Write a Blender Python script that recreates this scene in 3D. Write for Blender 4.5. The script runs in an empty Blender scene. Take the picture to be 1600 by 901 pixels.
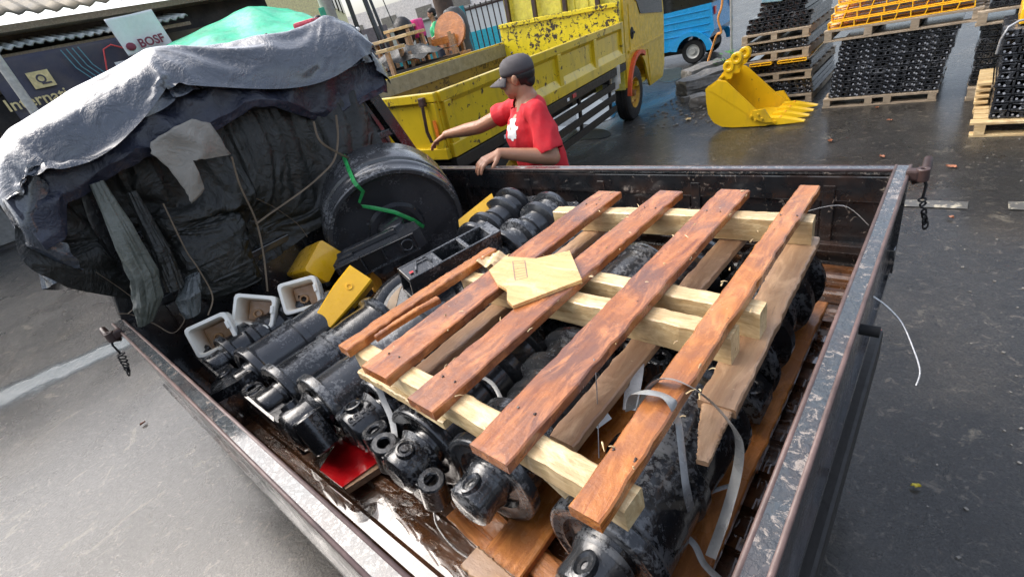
import bpy, bmesh, math, random
import numpy as np
from math import radians as RAD, sin, cos, pi
from mathutils import Vector, Matrix, Euler, noise as mnoise
from mathutils.bvhtree import BVHTree

S = bpy.context.scene
COL = S.collection
rnd = random.Random(7)

# ------------------------------------------------------------------ camera
CAMZ = 1.75
FPX = 745.64
cr = Vector((0.749, 0.619, -0.235)); cd = Vector((0.162, -0.516, -0.841)); cf = Vector((-0.642, 0.592, -0.487))
cf.normalize(); cr = (cr - cf * cr.dot(cf)).normalized(); cd = cf.cross(cr)
cam_data = bpy.data.cameras.new('camera'); cam = bpy.data.objects.new('camera', cam_data); COL.objects.link(cam)
cam_data.sensor_width = 36; cam_data.lens = FPX / 1600 * 36
cam_data.clip_start = .02; cam_data.clip_end = 500
mw = Matrix(((cr.x, -cd.x, -cf.x, 0), (cr.y, -cd.y, -cf.y, 0), (cr.z, -cd.z, -cf.z, CAMZ), (0, 0, 0, 1)))
cam.matrix_world = mw
S.camera = cam

# ------------------------------------------------------------------ light: bright overcast sky after rain
SUN_EL, SUN_AZ = 52, 250      # azimuth measured clockwise from +Y
w = bpy.data.worlds.new('World'); S.world = w; w.use_nodes = True
nt = w.node_tree; nt.nodes.clear()
sky = nt.nodes.new('ShaderNodeTexSky'); sky.sky_type = 'NISHITA'; sky.sun_disc = False
sky.sun_elevation = RAD(SUN_EL); sky.sun_rotation = RAD(SUN_AZ); sky.dust_density = 5; sky.air_density = 1; sky.ozone_density = 1
hs = nt.nodes.new('ShaderNodeHueSaturation'); hs.inputs['Saturation'].default_value = .62
bg = nt.nodes.new('ShaderNodeBackground'); bg.inputs[1].default_value = .15
wo = nt.nodes.new('ShaderNodeOutputWorld')
nt.links.new(sky.outputs[0], hs.inputs['Color']); nt.links.new(hs.outputs[0], bg.inputs[0]); nt.links.new(bg.outputs[0], wo.inputs[0])
sd = bpy.data.lights.new('sun', 'SUN'); sd.energy = .7; sd.angle = RAD(60); sd.color = (1, .97, .92)
so = bpy.data.objects.new('sun', sd); COL.objects.link(so)
az = RAD(SUN_AZ); el = RAD(SUN_EL)
sv = Vector((sin(az) * cos(el), cos(az) * cos(el), sin(el)))
so.rotation_euler = sv.to_track_quat('Z', 'Y').to_euler(); so.location = (0, 0, 12)
S.view_settings.view_transform = 'Standard'; S.view_settings.look = 'None'
S.view_settings.exposure = 1.25; S.view_settings.gamma = 1; S.view_settings.use_curve_mapping = False
S.cycles.max_bounces = 6; S.cycles.diffuse_bounces = 3; S.cycles.glossy_bounces = 3; S.cycles.transmission_bounces = 3
S.cycles.caustics_reflective = False; S.cycles.caustics_refractive = False
S.cycles.sample_clamp_indirect = 6

# survey helpers: a point of the place seen in the photograph -> its position on a known plane
def ray(x, y):
    return (cr * (x - 800) + cd * (y - 450.5) + cf * FPX)
def az_(x, y, z): r = ray(x, y); return Vector((0, 0, CAMZ)) + r * ((z - CAMZ) / r.z)
def ay_(x, y, Y): r = ray(x, y); return Vector((0, 0, CAMZ)) + r * (Y / r.y)
def ax_(x, y, X): r = ray(x, y); return Vector((0, 0, CAMZ)) + r * (X / r.x)

# ------------------------------------------------------------------ mesh builder
class MB:
    def __init__(s): s.v = []; s.f = []; s.sm = []
    def add(s, vs, fs, M=None, smooth=False):
        o = len(s.v)
        for v in vs: s.v.append(tuple(M @ Vector(v)) if M is not None else tuple(v))
        for f in fs: s.f.append(tuple(i + o for i in f)); s.sm.append(smooth)
        return s
    def box(s, c, d, rot=None, M=None, b=0.0):
        """centre, full size; b = bevel"""
        hx, hy, hz = d[0] / 2, d[1] / 2, d[2] / 2
        T = Matrix.Translation(c)
        if rot is not None: T = T @ Euler(rot).to_matrix().to_4x4()
        if M is not None: T = M @ T
        if b <= 0:
            vs = [(x, y, z) for x in (-hx, hx) for y in (-hy, hy) for z in (-hz, hz)]
            fs = [(0, 1, 3, 2), (4, 6, 7, 5), (0, 4, 5, 1), (2, 3, 7, 6), (0, 2, 6, 4), (1, 5, 7, 3)]
            return s.add(vs, fs, T)
        bm = bmesh.new(); bmesh.ops.create_cube(bm, size=1)
        bmesh.ops.scale(bm, vec=d, verts=bm.verts)
        bmesh.ops.bevel(bm, geom=list(bm.edges), offset=min(b, min(d) * .45), segments=2, affect='EDGES', profile=.6)
        bm.verts.index_update()
        s.add([v.co[:] for v in bm.verts], [[v.index for v in f.verts] for f in bm.faces], T); bm.free()
        return s
    def lathe(s, prof, n=32, M=None, smooth=True, close=False, a0=0, a1=2 * pi):
        """prof: list of (r, t): spun round the local Z axis"""
        full = abs(a1 - a0 - 2 * pi) < 1e-6
        m = n if full else n + 1
        vs = [(r * cos(a0 + (a1 - a0) * k / n), r * sin(a0 + (a1 - a0) * k / n), t) for r, t in prof for k in range(m)]
        fs = []; L = len(prof)
        for i in range(L if close else L - 1):
            j = (i + 1) % L
            for k in range(n if full else n):
                k2 = (k + 1) % m
                fs.append((i * m + k, i * m + k2, j * m + k2, j * m + k))
        return s.add(vs, fs, M, smooth)
    def cyl(s, p0, p1, r0, r1=None, n=14, cap=True, smooth=True, M=None):
        r1 = r0 if r1 is None else r1
        p0 = Vector(p0); p1 = Vector(p1); d = p1 - p0; L = d.length
        T = Matrix.Translation(p0) @ d.to_track_quat('Z', 'Y').to_matrix().to_4x4()
        if M is not None: T = M @ T
        s.lathe([(r0, 0), (r1, L)], n, T, smooth)
        if cap:
            for r, t, rev in ((r0, 0, True), (r1, L, False)):
                vs = [(r * cos(2 * pi * k / n), r * sin(2 * pi * k / n), t) for k in range(n)]
                f = list(range(n)); s.add(vs, [f[::-1] if rev else f], T)
        return s
    def ring(s, p0, p1, ri, ro, n=18, M=None):
        p0 = Vector(p0); p1 = Vector(p1); d = p1 - p0; L = d.length
        T = Matrix.Translation(p0) @ d.to_track_quat('Z', 'Y').to_matrix().to_4x4()
        if M is not None: T = M @ T
        b = (ro - ri) * .18
        return s.lathe([(ri, b), (ri + b, 0), (ro - b, 0), (ro, b), (ro, L - b), (ro - b, L), (ri + b, L), (ri, L - b)], n, T, True, close=True)
    def tube(s, pts, r, n=8, M=None, flat=None):
        """r: radius or list; flat=(w,h) gives a ribbon section"""
        pts = [Vector(p) for p in pts]; m = len(pts); vs = []; up = Vector((0, 0, 1)); prev = None
        for i, p in enumerate(pts):
            t = (pts[min(i + 1, m - 1)] - pts[max(i - 1, 0)]).normalized()
            if prev is None: a = t.orthogonal().normalized() if abs(t.dot(up)) > .95 else t.cross(up).normalized()
            else: a = (prev - t * prev.dot(t)).normalized()
            prev = a; b = t.cross(a)
            rr = r[i] if isinstance(r, (list, tuple)) else r
            for k in range(n):
                th = 2 * pi * k / n
                ca, sb = (flat[0] * cos(th), flat[1] * sin(th)) if flat else (rr * cos(th), rr * sin(th))
                vs.append(tuple(p + a * ca + b * sb))
        fs = [(i * n + k, i * n + (k + 1) % n, (i + 1) * n + (k + 1) % n, (i + 1) * n + k) for i in range(m - 1) for k in range(n)]
        fs += [tuple(range(n))[::-1], tuple(range((m - 1) * n, m * n))]
        return s.add(vs, fs, M, True)
    def prism(s, poly, t0, t1, M=None):
        """poly in local XY, extruded along Z t0..t1"""
        n = len(poly)
        vs = [(x, y, t0) for x, y in poly] + [(x, y, t1) for x, y in poly]
        fs = [tuple(range(n))[::-1], tuple(range(n, 2 * n))] + [(i, (i + 1) % n, n + (i + 1) % n, n + i) for i in range(n)]
        return s.add(vs, fs, M)
    def grid(s, fn, nu, nv, M=None, smooth=True):
        vs = [tuple(fn(i / nu, j / nv)) for i in range(nu + 1) for j in range(nv + 1)]
        fs = [(i * (nv + 1) + j, (i + 1) * (nv + 1) + j, (i + 1) * (nv + 1) + j + 1, i * (nv + 1) + j + 1) for i in range(nu) for j in range(nv)]
        return s.add(vs, fs, M, smooth)
    def ell(s, c, r, n=14, M=None):
        vs = []; fs = []; m = n // 2
        for i in range(m + 1):
            ph = pi * i / m
            for k in range(n):
                th = 2 * pi * k / n
                vs.append((c[0] + r[0] * sin(ph) * cos(th), c[1] + r[1] * sin(ph) * sin(th), c[2] + r[2] * cos(ph)))
        for i in range(m):
            for k in range(n): fs.append((i * n + k, (i + 1) * n + k, (i + 1) * n + (k + 1) % n, i * n + (k + 1) % n))
        return s.add(vs, fs, M, True)
    def mesh(s, name):
        me = bpy.data.meshes.new(name); me.from_pydata(s.v, [], s.f); me.update()
        me.polygons.foreach_set('use_smooth', s.sm)
        bm = bmesh.new(); bm.from_mesh(me)
        bmesh.ops.remove_doubles(bm, verts=bm.verts, dist=1e-5)
        bmesh.ops.dissolve_degenerate(bm, dist=1e-6, edges=bm.edges)
        bmesh.ops.recalc_face_normals(bm, faces=bm.faces)
        for e in bm.edges:
            if len(e.link_faces) == 2 and e.calc_face_angle(0) > RAD(38): e.smooth = False
        bm.to_mesh(me); bm.free()
        return me
    def build(s, name, mat, parent=None, loc=None, rot=None, mw=None):
        me = s.mesh(name); o = bpy.data.objects.new(name, me); COL.objects.link(o)
        for m_ in (mat if isinstance(mat, (list, tuple)) else [mat]): me.materials.append(m_)
        if mw is not None: o.matrix_world = mw
        if loc is not None: o.location = loc
        if rot is not None: o.rotation_euler = rot
        if parent is not None: o.parent = parent
        return o

def tag(o, label=None, cat=None, group=None, kind=None):
    if label: o['label'] = label
    if cat: o['category'] = cat
    if group: o['group'] = group
    if kind: o['kind'] = kind
    return o
def empty(name, loc=(0, 0, 0), rot=(0, 0, 0), label=None, cat=None, group=None):
    o = bpy.data.objects.new(name, None); COL.objects.link(o); o.empty_display_size = .1
    o.location = loc; o.rotation_euler = rot
    return tag(o, label, cat, group)
def copy_tree(o, parent=None):
    c = o.copy(); COL.objects.link(c); c.parent = parent
    for ch in list(o.children): copy_tree(ch, c)
    return c
def rotz(a): return Matrix.Rotation(a, 4, 'Z')
def text_mb(txt, size, depth, M, mb=None, bold=0.0):
    mb = mb or MB()
    cu = bpy.data.curves.new('lettering', 'FONT'); cu.body = txt; cu.size = size; cu.extrude = depth / 2; cu.offset = bold
    cu.align_x = 'CENTER'; cu.align_y = 'CENTER'; cu.resolution_u = 3
    o = bpy.data.objects.new('lettering', cu); COL.objects.link(o)
    me = bpy.data.meshes.new_from_object(o.evaluated_get(bpy.context.evaluated_depsgraph_get()))
    mb.add([v.co[:] for v in me.vertices], [list(p.vertices) for p in me.polygons], M)
    bpy.data.objects.remove(o); bpy.data.curves.remove(cu); bpy.data.meshes.remove(me)
    return mb
def frame(o, x, z):
    """matrix with local X along x, local Z close to z"""
    x = Vector(x).normalized(); z = Vector(z); z = (z - x * z.dot(x)).normalized(); y = z.cross(x)
    return Matrix(((x.x, y.x, z.x, o[0]), (x.y, y.y, z.y, o[1]), (x.z, y.z, z.z, o[2]), (0, 0, 0, 1)))
# ------------------------------------------------------------------ materials
class NT:
    def __init__(s, name):
        s.m = bpy.data.materials.new(name); s.m.use_nodes = True; s.t = s.m.node_tree
        s.b = s.t.nodes['Principled BSDF']
        s.co = s.n('ShaderNodeTexCoord').outputs['Object']
    def n(s, ty): return s.t.nodes.new(ty)
    def l(s, a, b): s.t.links.new(a, b)
    def vec(s, scale=(1, 1, 1), rand=True):
        c = s.co
        if rand:
            oi = s.n('ShaderNodeObjectInfo'); mu = s.n('ShaderNodeVectorMath'); mu.operation = 'MULTIPLY_ADD'
            cb = s.n('ShaderNodeCombineXYZ')
            for i in range(3): s.l(oi.outputs['Random'], cb.inputs[i])
            s.l(cb.outputs[0], mu.inputs[0]); mu.inputs[1].default_value = (31, 17, 23); s.l(c, mu.inputs[2]); c = mu.outputs[0]
        mp = s.n('ShaderNodeMapping'); mp.inputs['Scale'].default_value = scale; s.l(c, mp.inputs[0])
        return mp.outputs[0]
    def noise(s, v, scale, det=4, rough=.55, dist=0):
        n = s.n('ShaderNodeTexNoise'); s.l(v, n.inputs['Vector']); n.inputs['Scale'].default_value = scale
        n.inputs['Detail'].default_value = det; n.inputs['Roughness'].default_value = rough; n.inputs['Distortion'].default_value = dist
        return n.outputs['Fac']
    def voro(s, v, scale, feat='F1', rnd_=1):
        n = s.n('ShaderNodeTexVoronoi'); n.feature = feat; s.l(v, n.inputs['Vector']); n.inputs['Scale'].default_value = scale
        return n.outputs['Distance']
    def ramp(s, f, stops, interp='LINEAR'):
        r = s.n('ShaderNodeValToRGB'); s.l(f, r.inputs[0]); e = r.color_ramp.elements; r.color_ramp.interpolation = interp
        while len(e) < len(stops): e.new(.5)
        for i, (p, c) in enumerate(stops):
            e[i].position = p; e[i].color = (c, c, c, 1) if not isinstance(c, tuple) else (*c, 1)
        return r.outputs[0]
    def mix(s, f, a, b, mode='MIX'):
        m = s.n('ShaderNodeMix'); m.data_type = 'RGBA'; m.blend_type = mode
        for k, x in ((0, f), (6, a), (7, b)):
            if hasattr(x, 'is_linked') or hasattr(x, 'links'): s.l(x, m.inputs[k])
            elif isinstance(x, tuple): m.inputs[k].default_value = (*x, 1)
            else: m.inputs[k].default_value = x
        return m.outputs[2]
    def math(s, op, a, b=0.0):
        m = s.n('ShaderNodeMath'); m.operation = op
        for k, x in ((0, a), (1, b)):
            if hasattr(x, 'links'): s.l(x, m.inputs[k])
            else: m.inputs[k].default_value = x
        return m.outputs[0]
    def bump(s, h, st=.3, d=.01, prev=None):
        b = s.n('ShaderNodeBump'); b.inputs['Strength'].default_value = st; b.inputs['Distance'].default_value = d
        s.l(h, b.inputs['Height'])
        if prev is not None: s.l(prev, b.inputs['Normal'])
        return b.outputs[0]
    def out(s, col=None, rough=None, nor=None, metal=None, **kw):
        for k, x in (('Base Color', col), ('Roughness', rough), ('Normal', nor), ('Metallic', metal)):
            if x is None: continue
            if hasattr(x, 'links'): s.l(x, s.b.inputs[k])
            else: s.b.inputs[k].default_value = (*x, 1) if isinstance(x, tuple) else x
        for k, x in kw.items(): s.b.inputs[k.replace('_', ' ')].default_value = x
        return s.m

def plain(name, col, rough=.5, metal=0, bumps=None, var=.25, **kw):
    t = NT(name); v = t.vec(); f = t.noise(v, 14, 5, .6)
    c = t.mix(t.ramp(f, [(.3, 0.), (.75, 1.)]), tuple(x * (1 - var) for x in col), tuple(min(1, x * (1 + var)) for x in col))
    r = t.ramp(t.noise(v, 30, 3), [(.3, max(0, rough - .12)), (.7, min(1, rough + .12))])
    return t.out(c, r, t.bump(t.noise(v, bumps or 60, 4), .25, .004), metal, **kw)

def black_part(name, fleck=.5, base=(.008, .009, .011), grey=(.16, .17, .18)):
    """wet black paint on castings: glossy film with scuffs and wet glints painted as grey flecks, and water drops"""
    t = NT(name); v = t.vec()
    a = t.noise(v, 85, 8, .7, .3); b = t.noise(v, 7, 4, .6)
    m = t.ramp(t.math('MULTIPLY', a, b), [(.33 - .06 * fleck, 0.), (.37 - .04 * fleck, 1.)])  # grey flecks put wet glints as well as scuffs into the colour
    c = t.mix(t.math('MULTIPLY', m, .55), base, grey)
    c = t.mix(t.ramp(t.noise(v, 9, 3), [(.62, 0.), (.72, .5)]), c, (.03, .026, .022))
    r = t.mix(m, (.2, .2, .2), (.5, .5, .5)); r = t.mix(t.ramp(t.noise(v, 12, 4), [(.4, 0.), (.65, .6)]), r, (.34, .34, .34))
    drops = t.ramp(t.voro(v, 95), [(.1, 1.), (.28, 0.)])
    n = t.bump(t.noise(v, 38, 5, .6), .38, .006); n = t.bump(drops, .25, .0022, n)
    return t.out(c, r, n, 0, Coat_Weight=.6, Coat_Roughness=.12)

def wood(name, dark, light, stain=.5, rough=.34, ax=0, coat=.5):
    """grain along local X"""
    t = NT(name); s_ = [9., 9., 9.]; s_[ax] = .9
    v = t.vec(tuple(s_)); v2 = t.vec((3.2, 3.2, 3.2))
    g = t.noise(v, 5, 6, .65, 1.2); big = t.noise(v2, 1.6, 4, .6, .3)
    c = t.mix(t.ramp(g, [(.25, 0.), (.75, 1.)]), dark, light)
    c = t.mix(t.ramp(big, [(.42, 0.), (.62, stain)]), c, tuple(x * .55 + .045 for x in dark)); c = t.mix(t.ramp(t.noise(t.vec((2.2, 6, 6)), 3.5, 5, .7, .8), [(.5, 0.), (.66, .55)]), c, tuple(min(1, x * 1.25 + .05) for x in light))
    c = t.mix(t.ramp(t.noise(v, 14, 3), [(.66, 0.), (.76, .55)]), c, tuple(x * .28 for x in dark))
    sp = t.ramp(t.noise(t.vec((30, 30, 30)), 3, 2), [(.74, 0.), (.78, .6)]); c = t.mix(sp, c, (.62, .5, .33))
    r = t.ramp(t.noise(v2, 4, 4), [(.35, rough - .15), (.7, rough + .2)])
    n = t.bump(g, .5, .004); n = t.bump(t.noise(v2, 22, 5, .7), .45, .004, n)
    return t.out(c, r, n, 0, Coat_Weight=coat, Coat_Roughness=.15)

def chipped(name, col, under, amount=.5, rough=.3, sc=6, var=.15, coat=.3, grime=(.12, .09, .04), grimeamt=.5):
    t = NT(name); v = t.vec((1, 1, 1), False)
    a = t.noise(v, sc * 3, 8, .72, .4); b = t.noise(v, sc * .5, 3)
    m = t.ramp(t.math('ADD', t.math('MULTIPLY', a, .75), t.math('MULTIPLY', b, .25)), [(.62 - .1 * amount, 0.), (.64 - .1 * amount, 1.)])
    c = t.mix(t.noise(v, sc, 4), tuple(x * (1 - var) for x in col), tuple(min(1, x * (1 + var)) for x in col))
    c = t.mix(t.ramp(t.noise(t.vec((1, 1, .35), False), sc * 1.1, 6, .65), [(.5, 0.), (.72, grimeamt)]), c, grime)
    c = t.mix(m, c, under)
    r = t.mix(m, (rough,) * 3, (.6, .6, .6)); n = t.bump(m, -.4, .002); n = t.bump(t.noise(v, 30, 4), .2, .004, n)
    return t.out(c, r, n, 0, Coat_Weight=coat, Coat_Roughness=.12)

M = {}
M['black'] = black_part('wet_black_paint', .5)
M['black_worn_glint'] = black_part('worn_glint_black_paint', 1.15)
M['black_clean'] = black_part('clean_black_paint', 0.1, (.03, .032, .036))  # base lifted so broad grey sky highlights sit in the colour
M['black_grey'] = black_part('black_paint_grey_sheen', .8, (.03, .033, .037), (.26, .27, .28))  # greyer base and flecks carry painted wet sheen
M['plank'] = wood('red_brown_wet_plank', (.17, .038, .01), (.52, .18, .04), .8, .25)
M['plank2'] = wood('orange_wet_plank', (.2, .048, .011), (.56, .21, .042), .75, .26)
M['plankraw'] = wood('brown_rough_plank', (.3, .15, .07), (.5, .32, .18), .4, .5)
M['pale'] = wood('pale_sawn_beam', (.4, .24, .085), (.82, .64, .36), .35, .42)
M['oldwood'] = wood('grey_pallet_wood', (.2, .15, .1), (.42, .34, .24), .3, .6, coat=0)
M['ply'] = wood('plywood_sheet', (.52, .28, .08), (.82, .56, .25), .25, .33)
M['base_wood'] = wood('orange_base_pallet', (.33, .1, .02), (.62, .24, .05), .35, .25, ax=0, coat=.5)
M['yellow'] = chipped('yellow_truck_paint', (.66, .48, .018), (.06, .035, .02), .4, .3, 5, grimeamt=.5)
M['yellow_chip'] = chipped('flaking_yellow_paint', (.8, .64, .02), (.04, .025, .02), 1.0, .3, 6, grimeamt=.2)
M['yellow_cab'] = plain('mustard_cab_paint', (.68, .46, .02), .4, bumps=8, Coat_Weight=.15)
M['yellow_pale'] = plain('pale_yellow_paint', (.85, .72, .1), .3, Coat_Weight=.4)
M['yellow_part'] = plain('yellow_part_paint', (.95, .5, .015), .32, var=.12, bumps=22, Coat_Weight=.4)
M['bucket'] = chipped('yellow_bucket_paint', (.75, .47, .012), (.25, .16, .03), -.1, .3, 4, grimeamt=.4)
M['orange_y'] = plain('orange_yellow_paint', (.75, .34, .03), .45)
M['blue'] = plain('bright_blue_paint', (.012, .3, .62), .22, var=.08, Coat_Weight=.6)
M['white'] = plain('white_primer', (.8, .79, .72), .35, var=.08)
M['whiteb'] = plain('bright_white_paint', (.8, .82, .82), .5, var=.05)
M['rusty_in'] = plain('rust_water_stain', (.4, .22, .09), .2, var=.5)
M['rim_white'] = plain('hub_grey_paint', (.5, .5, .46), .4)
M['tyre'] = plain('black_rubber', (.014, .014, .015), .55)
M['dark'] = plain('black_and_recess_shade', (.006, .006, .007), .7)  # near-black for small parts; also paints the shade inside recesses
M['chassis'] = plain('dirty_black_chassis', (.018, .016, .014), .5)
M['glass'] = plain('dark_tinted_glass', (.015, .018, .02), .06, bumps=1)
M['orange'] = plain('orange_red_mudguard', (.7, .1, .03), .4)
M['red'] = plain('bright_red_sheet', (.55, .008, .012), .16, var=.2, Coat_Weight=.8)
M['strap'] = plain('grey_plastic_strap', (.3, .305, .3), .28, var=.35)
M['green_strap'] = plain('green_plastic_strap', (.03, .34, .09), .3)
M['wire'] = plain('silver_wire', (.5, .5, .5), .3, .6)
M['rope'] = plain('frayed_brown_rope', (.16, .12, .08), .8)
M['shoe_bolt'] = plain('galvanised_bolt', (.42, .44, .48), .4, .3)
M['conc'] = plain('wet_concrete', (.2, .19, .17), .5, var=.4)
M['skin'] = plain('brown_skin', (.42, .21, .125), .45, var=.12, Subsurface_Weight=.05)
M['shirt'] = plain('red_cotton', (.62, .018, .03), .8, var=.1, bumps=90)
M['cap'] = plain('charcoal_cap_cloth', (.075, .068, .072), .75, var=.15, bumps=150)
M['hair'] = plain('black_hair', (.01, .009, .009), .55)
M['pants'] = plain('dark_trousers', (.03, .035, .05), .8)
M['print'] = plain('white_print', (.85, .85, .85), .6, var=.03)
M['brown_rust'] = plain('brown_rust_steel', (.05, .028, .024), .45, var=.5)

# pickup bed: black paint worn back to pale primer and rust
def bed_mat(name, worn, fleck_scale, streak=(1, 1, 1), base=(.012, .013, .015), drops=False):
    t = NT(name); v = t.vec(streak, False)
    a = t.noise(v, fleck_scale, 9, .75, .8); big = t.noise(v, 3, 3)
    m = t.ramp(t.math('ADD', t.math('MULTIPLY', a, .8), t.math('MULTIPLY', big, .2)), [(.66 - .1 * worn, 0.), (.69 - .1 * worn, 1.)])
    c = t.mix(t.ramp(t.noise(v, 7, 4), [(.45, 0.), (.7, .8)]), base, (.05, .028, .02))
    c = t.mix(t.math('MULTIPLY', m, .7), c, (.36, .3, .25))
    r = t.ramp(t.noise(v, 15, 4), [(.35, .12), (.68, .5)])
    n = t.bump(t.noise(v, 30, 5, .6), .4, .005)
    if drops: n = t.bump(t.ramp(t.noise(v, 95, 4, .6), [(.42, 0.), (.58, 1.)]), .7, .006, n)
    return t.out(c, r, n, 0, Coat_Weight=.9 if drops else .5, Coat_Roughness=.08, Coat_IOR=1.9)
M['bed'] = bed_mat('scratched_black_bed', .68, 26)
M['rim'] = bed_mat('worn_rim_paint', 1.05, 48, base=(.035, .045, .05), drops=True)
M['rim_edge'] = plain('rusty_pink_edge', (.12, .078, .07), .45, var=.45)
def floor_mat():
    t = NT('wet_rusty_bed_floor'); v = t.vec((1, 1, 1), False); v2 = t.vec((1, 2.4, 1), False)
    c = t.mix(t.ramp(t.noise(v2, 5, 7, .7, .5), [(.35, 0.), (.65, 1.)]), (.022, .014, .01), (.16, .065, .025))
    c = t.mix(t.ramp(t.noise(v2, 26, 9, .75, .8), [(.6, 0.), (.64, .75)]), c, (.45, .42, .36))
    r = t.ramp(t.noise(v, 6, 5), [(.4, .04), (.6, .38)])
    film = t.ramp(t.noise(v2, 3.2, 4, .55, .6), [(.44, 1.), (.5, .06)])
    n = t.bump(t.math('MULTIPLY', t.noise(v, 30, 6, .65), film), .8, .01)
    return t.out(c, r, n, 0, Coat_Weight=1., Coat_Roughness=.03, Coat_IOR=2.2)
M['floor'] = floor_mat()

def tarp_mat(name, base, r0, sc=16, st=.5, coat=.25, cior=1.5):
    t = NT(name); v = t.vec((1, 1, 1), False)
    a = t.noise(v, sc, 5, .62, 1.5); b = t.noise(v, sc * 3.1, 4, .6, 1.)
    c = t.mix(t.ramp(t.noise(v, 3, 5, .6), [(.3, 0.), (.7, 1.)]), tuple(x * .7 for x in base), tuple(x * 1.35 for x in base))
    c = t.mix(t.ramp(t.noise(v, 30, 5, .7), [(.62, 0.), (.74, .3)]), c, tuple(min(1, x * 2 + .08) for x in base))
    r = t.ramp(t.noise(v, 9, 4), [(.3, r0 - .1), (.7, r0 + .14)])
    weave = t.noise(v, 260, 2)
    n = t.bump(a, st, .03); n = t.bump(b, st * .8, .008, n); n = t.bump(weave, .12, .001, n)
    return t.out(c, r, n, 0, Coat_Weight=coat, Coat_Roughness=.17, Coat_IOR=cior)
M['tarp'] = tarp_mat('wet_blue_grey_tarpaulin', (.028, .038, .056), .3, 9, .95, 1., 1.75)
M['tarp_dark'] = tarp_mat('dark_inner_tarpaulin', (.014, .015, .013), .45, 9, .6, .1)
M['tarp_pale'] = tarp_mat('pale_torn_cloth', (.3, .28, .24), .6, 9, .4)
M['tarp_green'] = tarp_mat('green_canopy_cloth', (.01, .5, .27), .5, 3, .5)
# ------------------------------------------------------------------ ground
def ground_mat():
    t = NT('wet_asphalt'); v = t.vec((1, 1, 1), False)
    big = t.noise(v, .55, 5, .6, .4); mid = t.noise(v, 2.3, 6, .65, .6); fine = t.noise(v, 30, 8, .72); grit = t.noise(v, 120, 3, .6)
    c = t.mix(t.ramp(mid, [(.3, 0.), (.7, 1.)]), (.026, .026, .025), (.07, .068, .062))
    c = t.mix(t.ramp(big, [(.52, 0.), (.66, .75)]), c, (.15, .13, .1))
    c = t.mix(t.ramp(fine, [(.6, 0.), (.7, .55)]), c, (.2, .19, .17))
    c = t.mix(t.ramp(grit, [(.38, .9), (.5, 0.)]), c, (.012, .012, .012)); c = t.mix(t.ramp(t.noise(v, 60, 6, .75), [(.6, 0.), (.66, .6)]), c, (.26, .24, .21))
    sp = t.noise(v, 17, 6, .72, .8)
    c = t.mix(t.ramp(sp, [(.58, 0.), (.63, .7)]), c, (.24, .21, .17)); c = t.mix(t.ramp(sp, [(.34, .85), (.4, 0.)]), c, (.01, .01, .01))
    c = t.mix(t.ramp(t.noise(v, 3.1, 7, .75, 1.), [(.6, 0.), (.64, .6)]), c, (.28, .25, .19))
    # a long smooth run of standing water beside the pickup
    sx = t.n('ShaderNodeSeparateXYZ'); t.l(t.co, sx.inputs[0])
    p0, p1 = az_(-40, 640, 0), az_(270, 500, 0); d_ = (p1 - p0).normalized()
    dist = t.math('ADD', t.math('MULTIPLY', t.math('SUBTRACT', sx.outputs[0], p0.x), -d_.y), t.math('MULTIPLY', t.math('SUBTRACT', sx.outputs[1], p0.y), d_.x))
    dist = t.math('ABSOLUTE', t.math('ADD', dist, t.math('MULTIPLY', t.math('SUBTRACT', t.noise(v, 1.6, 5, .6), .5), .5)))
    pud = t.ramp(dist, [(.12, 1.), (.3, 0.)]); pud = t.math('MULTIPLY', pud, t.ramp(sx.outputs[0], [(0, 1.), (.01, 0.)]))
    near_ = t.ramp(t.noise(v, .33, 3), [(.4, 0.), (.6, 1.)])
    wet = t.ramp(t.noise(t.vec((1, 1, 1), False), .9, 6, .62, .5), [(.42, 0.), (.6, 1.)])
    r = t.mix(wet, (.5, .5, .5), (.2, .2, .2)); r = t.mix(t.ramp(fine, [(.45, 0.), (.65, .7)]), r, (.26, .26, .26))
    r = t.mix(pud, r, (.1, .1, .1)); c = t.mix(pud, c, (.06, .085, .1))  # bluish tint puts the reflected sky into the water's colour
    hh = t.math('MULTIPLY', t.math('ADD', fine, t.math('MULTIPLY', t.noise(v, 18, 4, .6), .8)), t.math('SUBTRACT', 1.0, t.math('MULTIPLY', pud, .93)))
    n = t.bump(hh, 1., .022); n = t.bump(mid, .2, .03, n)
    worm = t.math('MULTIPLY', t.ramp(t.noise(v, 15, 7, .68, 1.6), [(.36, 0.), (.64, 1.)]), t.math('SUBTRACT', 1.0, t.math('MULTIPLY', pud, .97)))
    n = t.bump(worm, 1., .055, n); n = t.bump(t.math('MULTIPLY', t.noise(v, 48, 5, .65), t.math('SUBTRACT', 1.0, t.math('MULTIPLY', pud, .97))), .8, .012, n)
    return t.out(c, r, n, 0, Coat_Weight=.6, Coat_Roughness=.22, Coat_IOR=1.6)
def water_mat():
    t = NT('shallow_puddle_water'); v = t.vec((1, 1, 1), False)
    c = t.mix(t.noise(v, 3, 3), (.05, .075, .085), (.08, .1, .1))  # bluish base stands in for sky mirrored in the puddle
    n = t.bump(t.noise(v, 7, 3), .12, .01)
    return t.out(c, .07, n)
M['ground'] = ground_mat(); M['water'] = water_mat()
def gh(x, y): return 0.0
g = MB(); g.add([(-150, -90, 0), (90, -90, 0), (90, 170, 0), (-150, 170, 0)], [(0, 1, 2, 3)])
tag(g.build('ground', M['ground']), kind='structure')

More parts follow.
